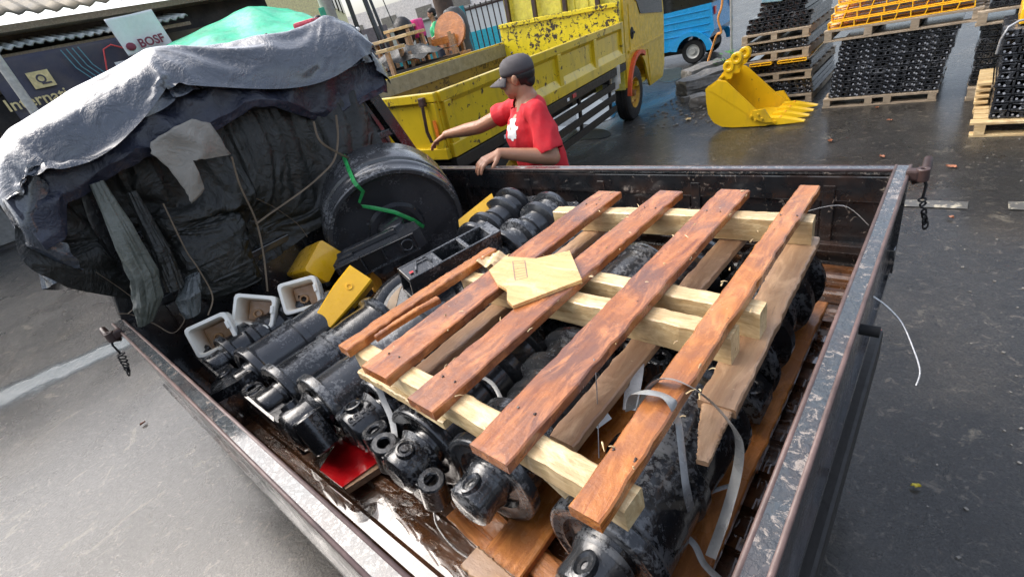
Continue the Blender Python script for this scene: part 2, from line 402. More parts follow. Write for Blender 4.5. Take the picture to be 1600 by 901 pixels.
def blob(cx, cy, L, Wd, ang, z, seed, n=60, amp=.25):
    r_ = random.Random(seed); ph = [r_.uniform(0, 6.28) for _ in range(6)]
    vs = []
    for k in range(n):
        th = 2 * pi * k / n; f = 1 + amp * sum(sin(th * (i + 2) + ph[i]) / (i + 1.5) for i in range(6))
        x, y = L / 2 * f * cos(th), Wd / 2 * f * sin(th)
        vs.append((cx + x * cos(ang) - y * sin(ang), cy + x * sin(ang) + y * cos(ang), z))
    return MB().add(vs, [tuple(range(n))])
def puddle(name, p0, p1, wd, seed, z=.004, amp=.25):
    c = (p0 + p1) / 2; d = p1 - p0
    tag(blob(c.x, c.y, d.length, wd, math.atan2(d.y, d.x), z, seed, amp=amp).build(name, M['water']), kind='structure')
puddle('puddle', az_(840, 205, 0), az_(930, 215, 0), .8, 8)
puddle('puddle', az_(1000, 125, 0), az_(1075, 110, 0), 1.6, 11)
puddle('puddle', az_(900, 160, 0), az_(960, 185, 0), .8, 12)

# worn painted lines
def paint_mat(name, col, thr):
    t = NT(name); v = t.vec((1, 1, 1), False)
    a = t.ramp(t.noise(v, 14, 8, .75), [(thr, 0.), (thr + .04, 1.)])
    c = t.mix(a, (.09, .088, .08), col)
    return t.out(c, .4, t.bump(t.noise(v, 42, 6, .7), .6, .01), 0, Coat_Weight=.3)
M['linepaint'] = paint_mat('worn_road_paint', (.5, .48, .42), .42)
M['linepale'] = paint_mat('faded_yard_paint', (.4, .36, .27), .54)
def line(name, p0, p1, wd, m):
    d = (p1 - p0); L = d.length; a = math.atan2(d.y, d.x)
    b = MB(); b.add([(-L / 2, -wd / 2, .006), (L / 2, -wd / 2, .006), (L / 2, wd / 2, .006), (-L / 2, wd / 2, .006)], [(0, 1, 2, 3)])
    c = (p0 + p1) / 2
    return tag(b.build(name, m, loc=(c.x, c.y, 0), rot=(0, 0, a)), kind='structure')
line('road_marking', az_(-60, 412, 0), az_(55, 370, 0), .14, M['linepaint'])
line('road_marking', az_(1412, 318, 0), az_(1512, 322, 0), .11, M['linepale'])
line('road_marking', az_(1575, 322, 0), az_(1700, 326, 0), .12, M['linepale'])

# fallen leaves
leafm = plain('fallen_orange_leaf', (.27, .1, .045), .5)
leafy = plain('fallen_tan_leaf', (.5, .36, .16), .5)
li = 0
for (x, y, s_, m_, lab) in ((1297, 222, .07, leafm, 'orange fallen leaf on wet ground nearest the yellow bucket'), (1378, 247, .06, leafm, 'pointed orange fallen leaf beyond the tailgate corner'),
                       (1486, 263, .075, leafm, 'dull orange leaf flat on the wet ground to the right of the latch'), (1390, 190, .05, leafm, 'small orange leaf in front of the big chain stack'),
                       (1370, 170, .05, leafm, 'orange leaf lying beside the foot of the pallet'), (1075, 188, .13, leafy, 'pale tan scrap on ground left of the yellow bucket'),
                       (225, 663, .035, leafm, 'tiny orange leaf on the grey road at left'), (1430, 762, .03, plain('yellow_leaf', (.6, .5, .05), .4), 'small yellow leaf on dark ground right of the pickup'),
                       (1485, 342, .04, leafm, 'small reddish leaf near the faded yard line')):
    p = az_(x, y, 0); b = MB(); n = 9; r_ = random.Random(li); li += 1
    vs = []
    for k in range(n):
        t_ = k / (n - 1); wv = sin(pi * t_) ** .8 * .32 * s_
        vs += [(s_ * (t_ - .5), -wv, .008 + .01 * r_.random()), (s_ * (t_ - .5), 0, .004), (s_ * (t_ - .5), wv, .008 + .012 * r_.random())]
    fs = []
    for k in range(n - 1):
        for j in (0, 1): fs.append((3 * k + j, 3 * k + 3 + j, 3 * k + 4 + j, 3 * k + 1 + j))
    b.add(vs, fs, None, True)
    tag(b.build('fallen_leaf', m_, loc=(p.x, p.y, .006), rot=(0, 0, r_.uniform(0, 6))), lab, 'leaf', 'fallen leaves')

# yellow and tan grit specks beside the pickup: ground detail nobody could count
b = MB(); r_ = random.Random(5)
for k in range(900):
    x = r_.uniform(.1, 3); y = r_.uniform(.2, 6) if k % 3 else r_.uniform(-1, 1)
    s_ = r_.uniform(.002, .006)
    b.box((x, y, s_ * .4), (s_ * 2, s_ * 1.4, s_), (0, 0, r_.uniform(0, 3)))
for k in range(260):
    x = r_.uniform(-3.4, -1.9); y = r_.uniform(6, 8.6); s_ = r_.uniform(.01, .03)
    b.ell((x, y, s_ * .3), (s_, s_ * .7, s_ * .5), 6)
tag(b.build('gravel', M['conc']), kind='stuff')
# ------------------------------------------------------------------ the black pickup (bed seen from above)
X0, X1, Y0, Y1, ZR, ZF = -2.32, -.078, .064, 1.73, 1.1, .765   # outer bed limits, rim, floor
T = .037
pk = empty('pickup_truck', ((X0 + X1) / 2, (Y0 + Y1) / 2, 0), label='open black pickup with scratched drop-side bed loaded with black rollers and pallets', cat='pickup truck')
PI_ = Matrix.Translation(-Vector(pk.location))
def pkb(mb, name, mat, parent=None):
    o = mb.build(name, mat, pk if parent is None else parent)
    if parent is None: o.matrix_parent_inverse = Matrix.Identity(4)
    # builder coordinates are world coordinates
    o.data.transform(PI_)
    return o
# floor with lengthwise pressed ribs
b = MB(); prof = []; y = Y0 + T
per = .098; n = int((Y1 - Y0 - 2 * T) / per)
for k in range(n + 1):
    y = Y0 + T + k * per
    prof += [(y, ZF), (y + .052, ZF), (y + .058, ZF + .017), (y + .086, ZF + .017)]
prof = [q for q in prof if q[0] < Y1 - T] + [(Y1 - T, ZF)]
xs = [X0 + .02 + k * (X1 - X0 - .08) / 24 for k in range(25)]
vs = [(x, yy, z) for x in xs for yy, z in prof]; m_ = len(prof)
b.add(vs, [(i * m_ + j, (i + 1) * m_ + j, (i + 1) * m_ + j + 1, i * m_ + j + 1) for i in range(24) for j in range(m_ - 1)])
b.box(((X0 + X1) / 2, (Y0 + Y1) / 2, ZF - .04), (X1 - X0 - .06, Y1 - Y0 - .06, .05))
pkb(b, 'bed_floor', M['floor'])
# a drop side: local X along the side, local Y outward, Z up
def side(L, parent_name, Mx, posts, ledge=True):
    b = MB(); H = ZR - ZF
    # outer skin, inner recessed skin, top band, rim tube-like cap
    b.box((L / 2, -.018, -H / 2 + .0), (L, .008, H - .012)); b.box((L / 2, -.008, -.025), (L, .012, .05)); b.box((L / 2, -.012, -H + .0), (L, .014, .03))                 # outer skin
    b.box((L / 2, -T + .0068, -H / 2 - .02), (L, .006, H - .014))             # recessed inner skin
    b.box((L / 2, -T + .005, -.062), (L, .016, .085), b=.004)               # top band, proud
    if ledge:
        b.box((L / 2, -T - .006, -H + .075), (L, .05, .028), b=.004)
        b.box((L / 2, -T + .006, -H + .028), (L, .02, .062))
    for p in posts:
        b.box((p, -T + .004, -H / 2 - .02), (.034, .02, H - .06), b=.003)
        b.box((p - .03, -T + .006, -H / 2 - .02), (.012, .012, H - .06))
    pn = pkb(b, parent_name, M['bed']); pn.data.transform(Matrix.Translation(Vector(pk.location))); pn.data.transform(Mx); pn.data.transform(PI_)
    c = MB(); c.box((L / 2, -T / 2, -.008), (L, T, .018), b=.005)
    top = pkb(c, 'rim_cap', M['rim'], pn); top.data.transform(Matrix.Translation(Vector(pk.location))); top.data.transform(Mx); top.data.transform(PI_)
    e = MB()
    for yy, ins in ((-.002, .0048), (-T + .002, .0048)):
        e.cyl((0, yy, -.002), (L, yy, -.002), ins, n=8)
    ed = pkb(e, 'rim_edge', M['rim_edge'], pn); ed.data.transform(Matrix.Translation(Vector(pk.location))); ed.data.transform(Mx); ed.data.transform(PI_)
    return pn
LX = X1 - X0; LY = Y1 - Y0
far = side(LX, 'side_panel', Matrix.Translation((X0, Y1, ZR)), (.35, .8, 1.21, 1.62, 2.05))
near = side(LX, 'side_panel', Matrix.Translation((X1, Y0, ZR)) @ rotz(pi), (.2, .62, 1.03, 1.44, 1.9))
gate = side(LY - .005, 'tailgate', Matrix.Translation((X1, Y1 - .002, ZR + .002)) @ rotz(-pi / 2), (.33, .82, 1.3))
head = MB()
head.box((X0 + .012, (Y0 + Y1) / 2, (ZR + ZF) / 2 - .01), (.02, LY - 2 * T - .004, ZR - ZF + .02))
for k in range(5): head.box((X0 + .03, Y0 + .2 + k * .31, (ZR + ZF) / 2), (.022, .05, ZR - ZF - .04), b=.003)
head.box((X0 + .02, (Y0 + Y1) / 2, ZR + .004), (.05, LY - 2 * T - .004, .03), b=.004)
hb = pkb(head, 'headboard', M['bed'])
# ladder rack over the headboard: posts, cross bars
def at_(x, y, z): return (x, y, z)
fr = MB()
for (y0, z0, y1, z1, xx) in ((Y1 - .04, ZR, 1.5, 1.62, X0 + .02), (Y0 + .06, ZR, .3, 1.72, X0 + .02)):
    d = Vector((0, y1 - y0, z1 - z0)); fr.box(((xx), (y0 + y1) / 2, (z0 + z1) / 2), (.055, .065, d.length), (-math.atan2(d.y, d.z), 0, 0), b=.004)
fr.box((X0 - .03, 1.52, 1.34), (.04, .05, .62), (.3, 0, 0), b=.004)
fr.box((X0 + .02, .9, 1.66), (.045, 1.25, .045), (-.09, 0, 0), b=.004)
fr.box((X0 + .02, .9, 1.36), (.035, 1.42, .035), b=.004)
pkb(fr, 'rack_frame', M['black'], hb)
# cab under the tarpaulin
cb = MB(); cx0, cx1 = X0 - 1.5, X0 - .12
pts = [(cx1, .55), (cx1, 1.6), (cx1 - .12, 1.72), (cx0 + .55, 1.72), (cx0 + .1, 1.15), (cx0 - .02, .95), (cx0 - .03, .45), (cx1, .45)]
Mc = Matrix(((1, 0, 0, 0), (0, 0, -1, Y1 - .09), (0, 1, 0, 0), (0, 0, 0, 1)))
cb.prism(pts, 0, LY - .2, Mc); cab = pkb(cb, 'cab', M['black_clean'])
wn = MB(); wn.box((cx1 + .004, (Y0 + Y1) / 2 + .02, 1.38), (.008, 1.0, .36), b=.003); pkb(wn, 'rear_window', M['glass'], cab)
for s_ in (Y0 + .105, Y1 - .085):
    d = MB(); d.box(((cx0 + cx1) / 2 + .2, s_, .9), (.8, .012, .62), b=.004); dd = pkb(d, 'door', M['black_clean'], cab)
    d = MB(); d.box(((cx0 + cx1) / 2 + .22, s_, 1.42), (.7, .014, .34), b=.004); pkb(d, 'side_window', M['glass'], cab)
ch = MB()
for yy in (.55, 1.25): ch.box((-1.9, yy, .58), (3.4, .08, .14))
ch.box((-.3, .9, .6), (.1, 1.3, .1)); ch.box((-1.7, .9, .6), (.1, 1.3, .1)); ch.box((-.1, .9, .5), (.06, 1.5, .12), b=.01)
pkb(ch, 'chassis', M['chassis'])
for (x, y) in ((-.75, Y0 + .16), (-.75, Y1 - .16), (-3.05, Y0 + .16), (-3.05, Y1 - .16)):
    wm = Matrix.Translation((x, y, .3)) @ Matrix.Rotation(pi / 2, 4, 'X')
    a = MB(); a.lathe([(.17, -.08), (.27, -.085), (.3, -.06), (.3, .06), (.27, .085), (.17, .08)], 28, wm, close=True); wh = pkb(a, 'wheel', M['tyre'])
    a = MB(); a.lathe([(.0, -.03), (.1, -.03), (.12, -.06), (.175, -.075), (.175, .075), (.12, .06), (.1, .03), (0, .03)], 24, wm); pkb(a, 'rim', M['rim_white'], wh)
for yy in (Y0 + .12, Y1 - .12):
    a = MB(); a.box((-.09, yy, .5), (.03, .12, .1), b=.008); pkb(a, 'tail_light', M['red'])
# corner latches
def latch(px_, outward, along):
    o = Vector(px_); out_ = Vector(outward); al = Vector(along)
    a = MB()
    q = [o + al * .01, o + out_ * .03 + Vector((0, 0, .0)), o + out_ * .045 + Vector((0, 0, -.01)) - al * .03, o + out_ * .05 - al * .075 + Vector((0, 0, .012))]
    a.box(o + out_ * .008 - al * .02, (.03, .03, .03), b=.006)
    a.tube([o + out_ * .01 + Vector((0, 0, -.03)), o + out_ * .028 - al * .005 + Vector((0, 0, -.02)), o + out_ * .034 + al * .03 + Vector((0, 0, .0)), o + out_ * .034 + al * .07 + Vector((0, 0, .012))], [.008, .011, .013, .011], 10)
    a.ring(o + out_ * .03 - al * .02 + Vector((0, 0, -.018)), o + out_ * .03 - al * .02 + Vector((0, 0, .018)), .006, .016, 12)
    l_ = pkb(a, 'latch', M['brown_rust'])
    c = MB(); p = o + out_ * .03 - al * .02
    c.tube([p, p + Vector((0, 0, -.03)) + out_ * .012, p + Vector((0, 0, -.07)) + out_ * .01], .004, 6)
    p = p + Vector((0, 0, -.075)) + out_ * .01
    for k in range(7):
        c.lathe([(.008 + .0025 * cos(t_), .0025 * sin(t_)) for t_ in [i * pi / 3 for i in range(6)]], 10, Matrix.Translation(p) @ Euler((pi / 2 * (k % 2) + .2, k * .3, 1.1)).to_matrix().to_4x4() @ Matrix.Diagonal((1.5, .9, 1, 1)), close=True)
        p = p + Vector((0, 0, -.011)) + out_ * .003 - al * .004
    pkb(c, 'chain', M['dark'], l_)
latch((X1, Y1 - .05, ZR - .0), (1, 0, 0), (0, 1, 0))
latch((X0 + .12, Y0 - .0, ZR - .0), (0, -1, 0), (-1, 0, 0))
a = MB(); a.cyl((X1 - .005, 1.0, 1.02), (X1 + .03, 1.0, 1.02), .012, n=10); pkb(a, 'latch', M['dark'])
# ------------------------------------------------------------------ rollers
BASEZ = .862        # top of the base pallet
GP = 'black track rollers between the two wooden pallets'
def roller(label, near, L=.42, R=.088, F=.108, tilt=0, yaw=0, group='track rollers piled in the pickup bed', mat='black', text=None, roll=0, collar='lugs', double=False, cat='track roller', far_collar=True, matc=None, open_end=False, cs=1.0):
    """near: world position of the near end flange centre; shell runs along +Y"""
    if group == GP:
        F = min(F, .112); R = min(R, .098); near = (near[0], near[1], .952); far_collar = False
    e = empty('track_roller', near, (tilt, roll, yaw), label, cat, group)
    m = M[mat]; mc = M[matc or mat]
    ax = Matrix.Rotation(-pi / 2, 4, 'X')   # local Z -> +Y
    b = MB(); f = .028
    pr = ([(.0, .09), (R * .5, .09), (R * .55, .07), (R * .8, .065), (R * .84, .004)] if open_end else [(.03, 0), (R * .5, 0), (R * .56, .014), (R * .8, .014), (R * .85, .003), (F - .016, .003), (F - .012, .0), (F - .004, .0)]) + [(F - .002, .0015), (F, .006), (F, f - .004), (F - .006, f), (R + .004, f + .004), (R, f + .014)]
    if double: pr += [(R, L * .22), (R + .003, L * .24), (F - .006, L * .26), (F - .002, L * .265), (F - .002, L * .33), (F - .008, L * .34), (R, L * .36)]
    else: pr += [(R, L * .3), (R - .002, L * .31)]
    pr += [(R - .004, L * .46), (R + .003, L * .47), (R + .003, L * .53), (R - .004, L * .54)]
    if double: pr += [(R, L * .64), (F - .008, L * .66), (F - .002, L * .67), (F - .002, L * .735), (F - .006, L * .74), (R + .003, L * .76), (R, L * .78)]
    else: pr += [(R - .002, L * .69), (R, L * .7)]
    pr += [(R, L - f - .014), (R + .004, L - f - .004), (F - .006, L - f), (F, L - f + .004), (F, L - .006), (F - .004, L), (F - .018, L - .006), (R * .66, L - .006), (R * .62, L), (.03, L)]
    b.lathe(pr, 40, ax)
    b.build('shell', m, e)
    if not open_end:
        b = MB(); b.lathe([(.0, -.012), (R * .5, -.012), (R * .56, -.004), (R * .58, .004), (.0, .004)], 28, ax); b.build('seal_ring', m, e)
    b = MB(); b.lathe([(.0, L + .012), (R * .5, L + .012), (R * .56, L + .004), (R * .58, L - .004), (.0, L - .004)], 28, ax); b.build('seal_ring', m, e)
    for sgn, y0, on in ((-1, -.008, True), (1, L + .008, far_collar)):
        if not on: continue
        b = MB(); s = sgn; Lc = .075
        n0_ = 0
        if collar == 'lugs':
            b.lathe([(0, Lc), (.03, Lc), (.046, Lc - .004), (.052, Lc - .012), (.052, .012), (.062, 0), (0, 0)], 26, Matrix.Translation((0, y0, 0)) @ Matrix.Rotation(-pi / 2 * s, 4, 'X'))
            b.lathe([(0, Lc + .002), (.026, Lc + .002), (.03, Lc - .002)], 20, Matrix.Translation((0, y0, 0)) @ Matrix.Rotation(-pi / 2 * s, 4, 'X'))
            for sx in (-1, 1):
                xx = sx * .072
                b.ring((xx, y0 + s * Lc * .55, -.062), (xx, y0 + s * Lc * .55, .022), .0125, .029, 20)
                b.box((sx * .048, y0 + s * Lc * .5, -.02), (.04, Lc * .8, .07), b=.01)
            b.lathe([(.0, .014), (.008, .014), (.01, .01), (.013, .01), (.015, .014), (.019, .013), (.021, 0)], 18, Matrix.Translation((0, y0 + s * Lc * .5, .048)))
            if text and s < 0:
                q = 22
                for tx, ang, sz in ((text, -.55, .026),):
                    Mx = Matrix.Translation((0, y0 + s * Lc * .5, 0)) @ Matrix.Rotation(-ang, 4, 'Y') @ Matrix.Translation((0, 0, .0525)) @ rotz(-pi / 2)
                    text_mb(tx, sz, .004, Mx, b, .0006)
        elif collar == 'block':
            Mx = Matrix.Translation((0, y0 + s * .045, 0))
            hexa = [(-.105, -.05), (-.105, -.012), (-.06, .036), (.06, .036), (.105, -.012), (.105, -.05)]
            Mp = Matrix.Translation((0, y0 + (s * .085 if s < 0 else 0), 0)) @ Matrix(((1, 0, 0, 0), (0, 0, 1, 0), (0, 1, 0, 0), (0, 0, 0, 1)))
            b.prism(hexa, 0, .085, Mp)
            b.ring((-.075, y0 + s * .045, -.03), (-.075, y0 + s * .045, .018), .012, .026, 16); b.ring((.075, y0 + s * .045, -.03), (.075, y0 + s * .045, .018), .012, .026, 16)
        elif collar == 'barrel':
            T0 = Matrix.Translation((0, y0, -.004)) @ Matrix.Rotation(-pi / 2 * s, 4, 'X')
            b.lathe([(0, Lc), (.05, Lc), (.057, Lc - .003), (.061, Lc - .012), (.058, .02), (.064, .006), (.066, 0), (0, 0)], 30, T0)
            b.lathe([(0, Lc + .003), (.03, Lc + .003), (.034, Lc)], 22, T0)
            b.lathe([(.006, .006), (.012, .006), (.016, .012), (.02, .01), (.022, -.01)], 18, Matrix.Translation((.01, y0 + s * Lc * .55, .052)) @ Matrix.Diagonal((1, 1.5, 1, 1)))
            b.box((-.045, y0 + s * Lc * .5, -.03), (.05, Lc * .8, .05), b=.012)
            if text and s < 0:
                text_mb(text, .024, .004, Matrix.Translation((0, y0 + s * Lc * .5, -.004)) @ Matrix.Rotation(-.62, 4, 'Y') @ Matrix.Translation((0, 0, .0605)) @ rotz(-pi / 2), b, .0006)
        elif collar == 'tri':
            b.prism([(.07, s * .0), (.08, s * .05), (.03, s * .12), (-.1, s * .085), (-.135, s * .06), (-.15, s * .03), (-.13, s * .0), (-.06, 0)][::s], y0 * 0 + .0, .03, Matrix.Translation((0, y0, .0)))
            b.ring((-.118, y0 + s * .035, -.004), (-.118, y0 + s * .035, .036), .012, .026, 18)
            b.lathe([(0, .04), (.036, .04), (.04, .034), (.042, 0)], 22, Matrix.Translation((0, y0, 0)) @ Matrix.Rotation(-pi / 2 * s, 4, 'X'))
        elif collar == 'plate':
            b.box((0, y0 + s * .03, -.01), (.17, .055, .05), b=.008)
            for sx in (-1, 1): b.ring((sx * .085, y0 + s * .03, -.035), (sx * .085, y0 + s * .03, .018), .011, .027, 18)
            b.lathe([(0, .05), (.036, .05), (.04, .044), (.042, 0)], 22, Matrix.Translation((0, y0, 0)) @ Matrix.Rotation(-pi / 2 * s, 4, 'X'))
        if cs != 1: b.v = [(x * cs, y0 + (y - y0) * cs, z * cs) for x, y, z in b.v]
        b.build('collar', mc, e)
    return e
GL = 'black track rollers lying side by side near the headboard'
GP = 'black track rollers between the two wooden pallets'
z0 = .885
roller('slender black roller nearest the white tooth caps, leftmost of the loose row', (-1.95, .27, z0 + .005), .36, .07, .088, yaw=.04, mat='black_worn_glint', roll=.3, collar='plate', double=True, cs=1.15, group=GL)
roller('smooth grey-black roller between the slender one and the scuffed one, small flange', (-1.70, .27, z0 + .01), .40, .092, .106, yaw=.06, mat='black_clean', matc='black', roll=-.25, collar='tri', cs=1.1, group=GL)
roller('scuffed black roller third in the loose row, speckled with water drops', (-1.465, .27, z0 + .01), .42, .092, .112, yaw=.02, mat='black_worn_glint', matc='black', roll=.15, collar='plate', cs=1.2, group=GL)
roller('wet grey roller above the red sheet, with a wide dark flange', (-1.23, .29, z0 + .03), .42, .09, .118, yaw=0, mat='black_grey', matc='black', roll=-.5, collar='lugs', cs=1.25, group=GL)
# near row under the pallet
roller('black roller with lettered collar leaning beside the grey plastic strip', (-1.0, .36, .955), .40, .075, .098, yaw=-.08, tilt=.0, text='DH55', roll=-.15, mat='black', cs=1.15, group=GP)
roller('black roller with a two-lug collar lettered and facing the near drop side', (-.795, .335, .965), .38, .088, .124, yaw=.02, double=True, text='DH55', roll=.25, mat='black', cs=1.05, group=GP)
roller('black roller with barrel collar under the near end of the widest plank', (-.60, .345, .96), .40, .089, .112, yaw=.05, cs=.8, double=True, text='DH500', roll=-.1, mat='black_grey', collar='barrel', group=GP)
roller('largest black roller at the near right corner of the pallets, deep flange', (-.322, .33, .972), .37, .098, .114, yaw=-.03, mat='black_worn_glint', matc='black_grey', roll=-.15, cs=.85, double=False, collar='barrel', group=GP)
# far row
roller('black roller with hexagonal block collar beside the broken plank end', (-.31, .86, .965), .42, .088, .118, yaw=-.02, mat='black_worn_glint', collar='block', double=True, group=GP)
roller('black roller in the shade under the two middle beams, behind the widest plank', (-.515, .86, .965), .40, .09, .122, yaw=.03, double=True, mat='black', group=GP)
roller('black roller with its round open end facing the camera, under the second plank', (-.715, .79, .975), .40, .092, .118, yaw=-.12, mat='black_grey', collar='none', open_end=True, group=GP)
roller('black roller in the far row under the plywood scrap', (-.985, .86, .955), .40, .078, .108, yaw=-.05, mat='black', group=GP)
# two upper rollers by the far drop side
GF = 'ribbed black carrier rollers by the far drop side'
roller('ribbed black carrier roller next to the yellow plate by the far drop side', (-1.50, 1.24, .93), .34, .07, .1, yaw=.1, tilt=.1, mat='black_clean', double=True, collar='plate', group=GF, cat='carrier roller')
roller('ribbed black carrier roller beside the far end of the first plank', (-1.29, 1.2, .93), .36, .07, .1, yaw=.0, tilt=.08, mat='black_grey', double=True, collar='plate', group=GF, cat='carrier roller')
roller('black roller lying low across from the latch under the far beam', (-.98, 1.36, .87), .26, .06, .085, yaw=.0, mat='black_grey', collar='none', group=GF, cat='carrier roller')
roller('black roller nearly hidden under the far beam, second from the headboard', (-.6, 1.36, .87), .26, .07, .09, yaw=.2, mat='black', collar='none', group=GF, cat='carrier roller')

# ------------------------------------------------------------------ planks with rough edges
def plank(name, c0, c1, w0, w1, th, mat, parent, seed=0, rough=.0022, notch=0):
    """top-centre line from c0 to c1; parent-local coordinates; mesh runs along its own X so the grain follows it"""
    c0 = Vector(c0); c1 = Vector(c1); d = c1 - c0; L = d.length; r_ = random.Random(seed); n = 44; b = MB()
    vs = []; off = r_.uniform(0, 50)
    for i in range(n + 1):
        t_ = i / n; hw = (w0 + (w1 - w0) * t_) / 2
        e0 = mnoise.noise(Vector((t_ * L * 19 + off, 0, 0))) * rough * 1.0 + r_.uniform(-1, 1) * rough * .8
        e1 = mnoise.noise(Vector((t_ * L * 19 + off, 9, 0))) * rough * 1.0 + r_.uniform(-1, 1) * rough * .8
        x = t_ * L + (r_.uniform(-.004, .004) if i in (0, n) else 0)
        bow = .004 * sin(pi * t_)
        z0_ = mnoise.noise(Vector((t_ * L * 5 + off, 4, 0))) * .0015
        vs += [(x, -hw + e0, -.0025 + bow), (x, -hw + e0 + .003, z0_ + bow), (x, 0, z0_ * .5 + bow), (x, hw + e1 - .003, z0_ + bow), (x, hw + e1, -.0025 + bow),
               (x, hw + e1 * .4, -th + bow), (x, -hw + e0 * .4, -th + bow)]
    m_ = 7; fs = [(i * m_ + j, i * m_ + (j + 1) % m_, (i + 1) * m_ + (j + 1) % m_, (i + 1) * m_ + j) for i in range(n) for j in range(m_)]
    fs += [tuple(range(m_))[::-1], tuple(range(n * m_, n * m_ + m_))]
    b.add(vs, fs)
    fr_ = frame(c0, d, (0, 0, 1))
    return b.build(name, mat, parent, mw=fr_) if parent is None else _loc(b.build(name, mat, parent), fr_)
def _loc(o, fr_): o.matrix_basis = fr_; return o

# base pallet
bp = empty('wooden_pallet', (-.62, .78, ZF + .018), label='wet orange-brown pallet on the bed floor carrying the black rollers', cat='pallet')
H_ = .06
for k, x in enumerate((-.375, -.25, -.11, .03, .17, .295)):
    pass
for k, x in enumerate((-.45, -.27, -.09, .09, .26, .375)):
    w_ = .1 if k < 5 else .098
    ys_ = -.2 if k < 2 else (-.42 if k == 2 else -.52)
    plank('deck_board', (x, ys_, H_), (x + .004, .56, H_), w_, w_, .02, M['base_wood'], bp, 40 + k)
for k, y in enumerate((-.5, 0, .5)):
    plank('stringer', (-.12 if k == 0 else -.5, y + (.06 if k == 0 else 0), H_ - .021), (.42, y, H_ - .021), .05, .05, .024, M['base_wood'], bp, 50 + k)
for k, y in enumerate((-.505, .0, .505)):
    plank('bottom_board', (-.12 if k == 0 else -.5, y + (.06 if k == 0 else 0), .0145), (.42, y, .0145), .09, .09, .013, M['base_wood'], bp, 60 + k)
for k, (a, c, w_, tt, ms) in enumerate((((-.16, -.40, H_ - .025), (.0, -.41, H_ - .025), .05, .018, 'plankraw'), ((.03, -.545, H_ + .0205), (.22, -.56, H_ + .0205), .05, .019, 'plankraw'))):
    plank('end_board', a, c, w_, w_, tt, M[ms], bp, 70 + k)

# top pallet
ZT = 1.17
tp = empty('wooden_pallet', (-.6, .8, ZT), (0, 0, 0), 'old pallet of wet red-brown planks on pale beams lying on top of the rollers', 'pallet')
TT = .022
def L_(x, y, z=0.): return (x + .6, y - .8, z)
def atT(x, y, z=ZT): p = az_(x, y, z); return (p.x, p.y)
deck = []
for k, (A, B, C, D, ms) in enumerate((((935, 297), (970, 300), (605, 590), (565, 570), 'plank'), ((1030, 297), (1065, 300), (675, 645), (637, 620), 'plank'),
                                  ((1125, 295), (1170, 298), (790, 727), (738, 688), 'plank'), ((1250, 288), (1282, 290), (935, 822), (887, 790), 'plank2'))):
    a, b_, c, d = (Vector(atT(*q)) for q in (A, B, C, D))
    f = (a + b_) / 2; n_ = (c + d) / 2; wf = (a - b_).length; wn_ = (c - d).length
    plank('deck_plank', L_(n_.x, n_.y), L_(f.x, f.y), wn_, wf, TT, M[ms], tp, 10 + k)
    deck.append((n_, f))
# split plank at the left edge, two splinters and a plank stub
n_ = Vector(atT(535, 543)); f = Vector(atT(768, 388))
plank('split_plank', L_(n_.x, n_.y), L_(f.x, f.y), .046, .04, TT, M['plank2'], tp, 21, rough=.0035)
n2 = Vector(atT(640, 495)); plank('split_plank', L_(n2.x - .02, n2.y - .1, .004), L_(n2.x + .012, n2.y + .09, .006), .012, .02, .016, M['plank2'], tp, 22, rough=.002)
BZ = -TT - .001
def beam(name, p0, p1, wd, th, m, seed, zz=BZ, rough=.002):
    plank(name, L_(p0[0], p0[1], zz), L_(p1[0], p1[1], zz), wd, wd, th, M[m], tp, seed, rough)
bm_f = (atT(868, 325, ZT - .02), atT(1275, 338, ZT - .02)); beam('beam', bm_f[0], bm_f[1], .045, .066, 'pale', 31)
m1 = (atT(765, 402, ZT - .02), atT(1195, 478, ZT - .02)); beam('beam', m1[0], m1[1], .045, .066, 'pale', 32)
m2 = (atT(728, 428, ZT - .02), atT(1150, 515, ZT - .02)); beam('beam', m2[0], m2[1], .045, .066, 'pale', 33)
nb = (atT(562, 540, ZT - .02), atT(985, 775, ZT - .02)); beam('beam', nb[0], nb[1], .045, .045, 'pale', 34)
beam('beam', (nb[0][0] + .005, nb[0][1] - .012), (nb[0][0] + .34, nb[0][1] - .027), .05, .02, 'pale', 35, BZ - .047)
# bottom boards hang under the beams
for k, (n_, f) in enumerate(deck):
    x0, x1 = n_.x, f.x; zz = BZ - .068
    if k == 3:
        plank('bottom_board', L_(x1 + .03, .62, zz), L_(x1 + .02, 1.28, zz), .066, .07, .02, M['plankraw'], tp, 81, .0025)
        plank('bottom_board', L_(x1 + .05, .50, zz - .01), L_(x1 + .03, .625, zz - .004), .018, .055, .012, M['plankraw'], tp, 82, .002)
    else:
        if k == 1: continue
        plank('bottom_board', L_(x0 + (-.015, 0, .03)[k], (.42, .37, .42, .5)[k], zz), L_(x1 + (-.01, 0, .035)[k], 1.28, zz), .055, .06, .02, M['plankraw'], tp, 83 + k, .0025)
plank('bottom_board', L_(-1.0, .44, BZ - .068), L_(-1.0, .93, BZ - .068), .035, .03, .018, M['plankraw'], tp, 88, .002)
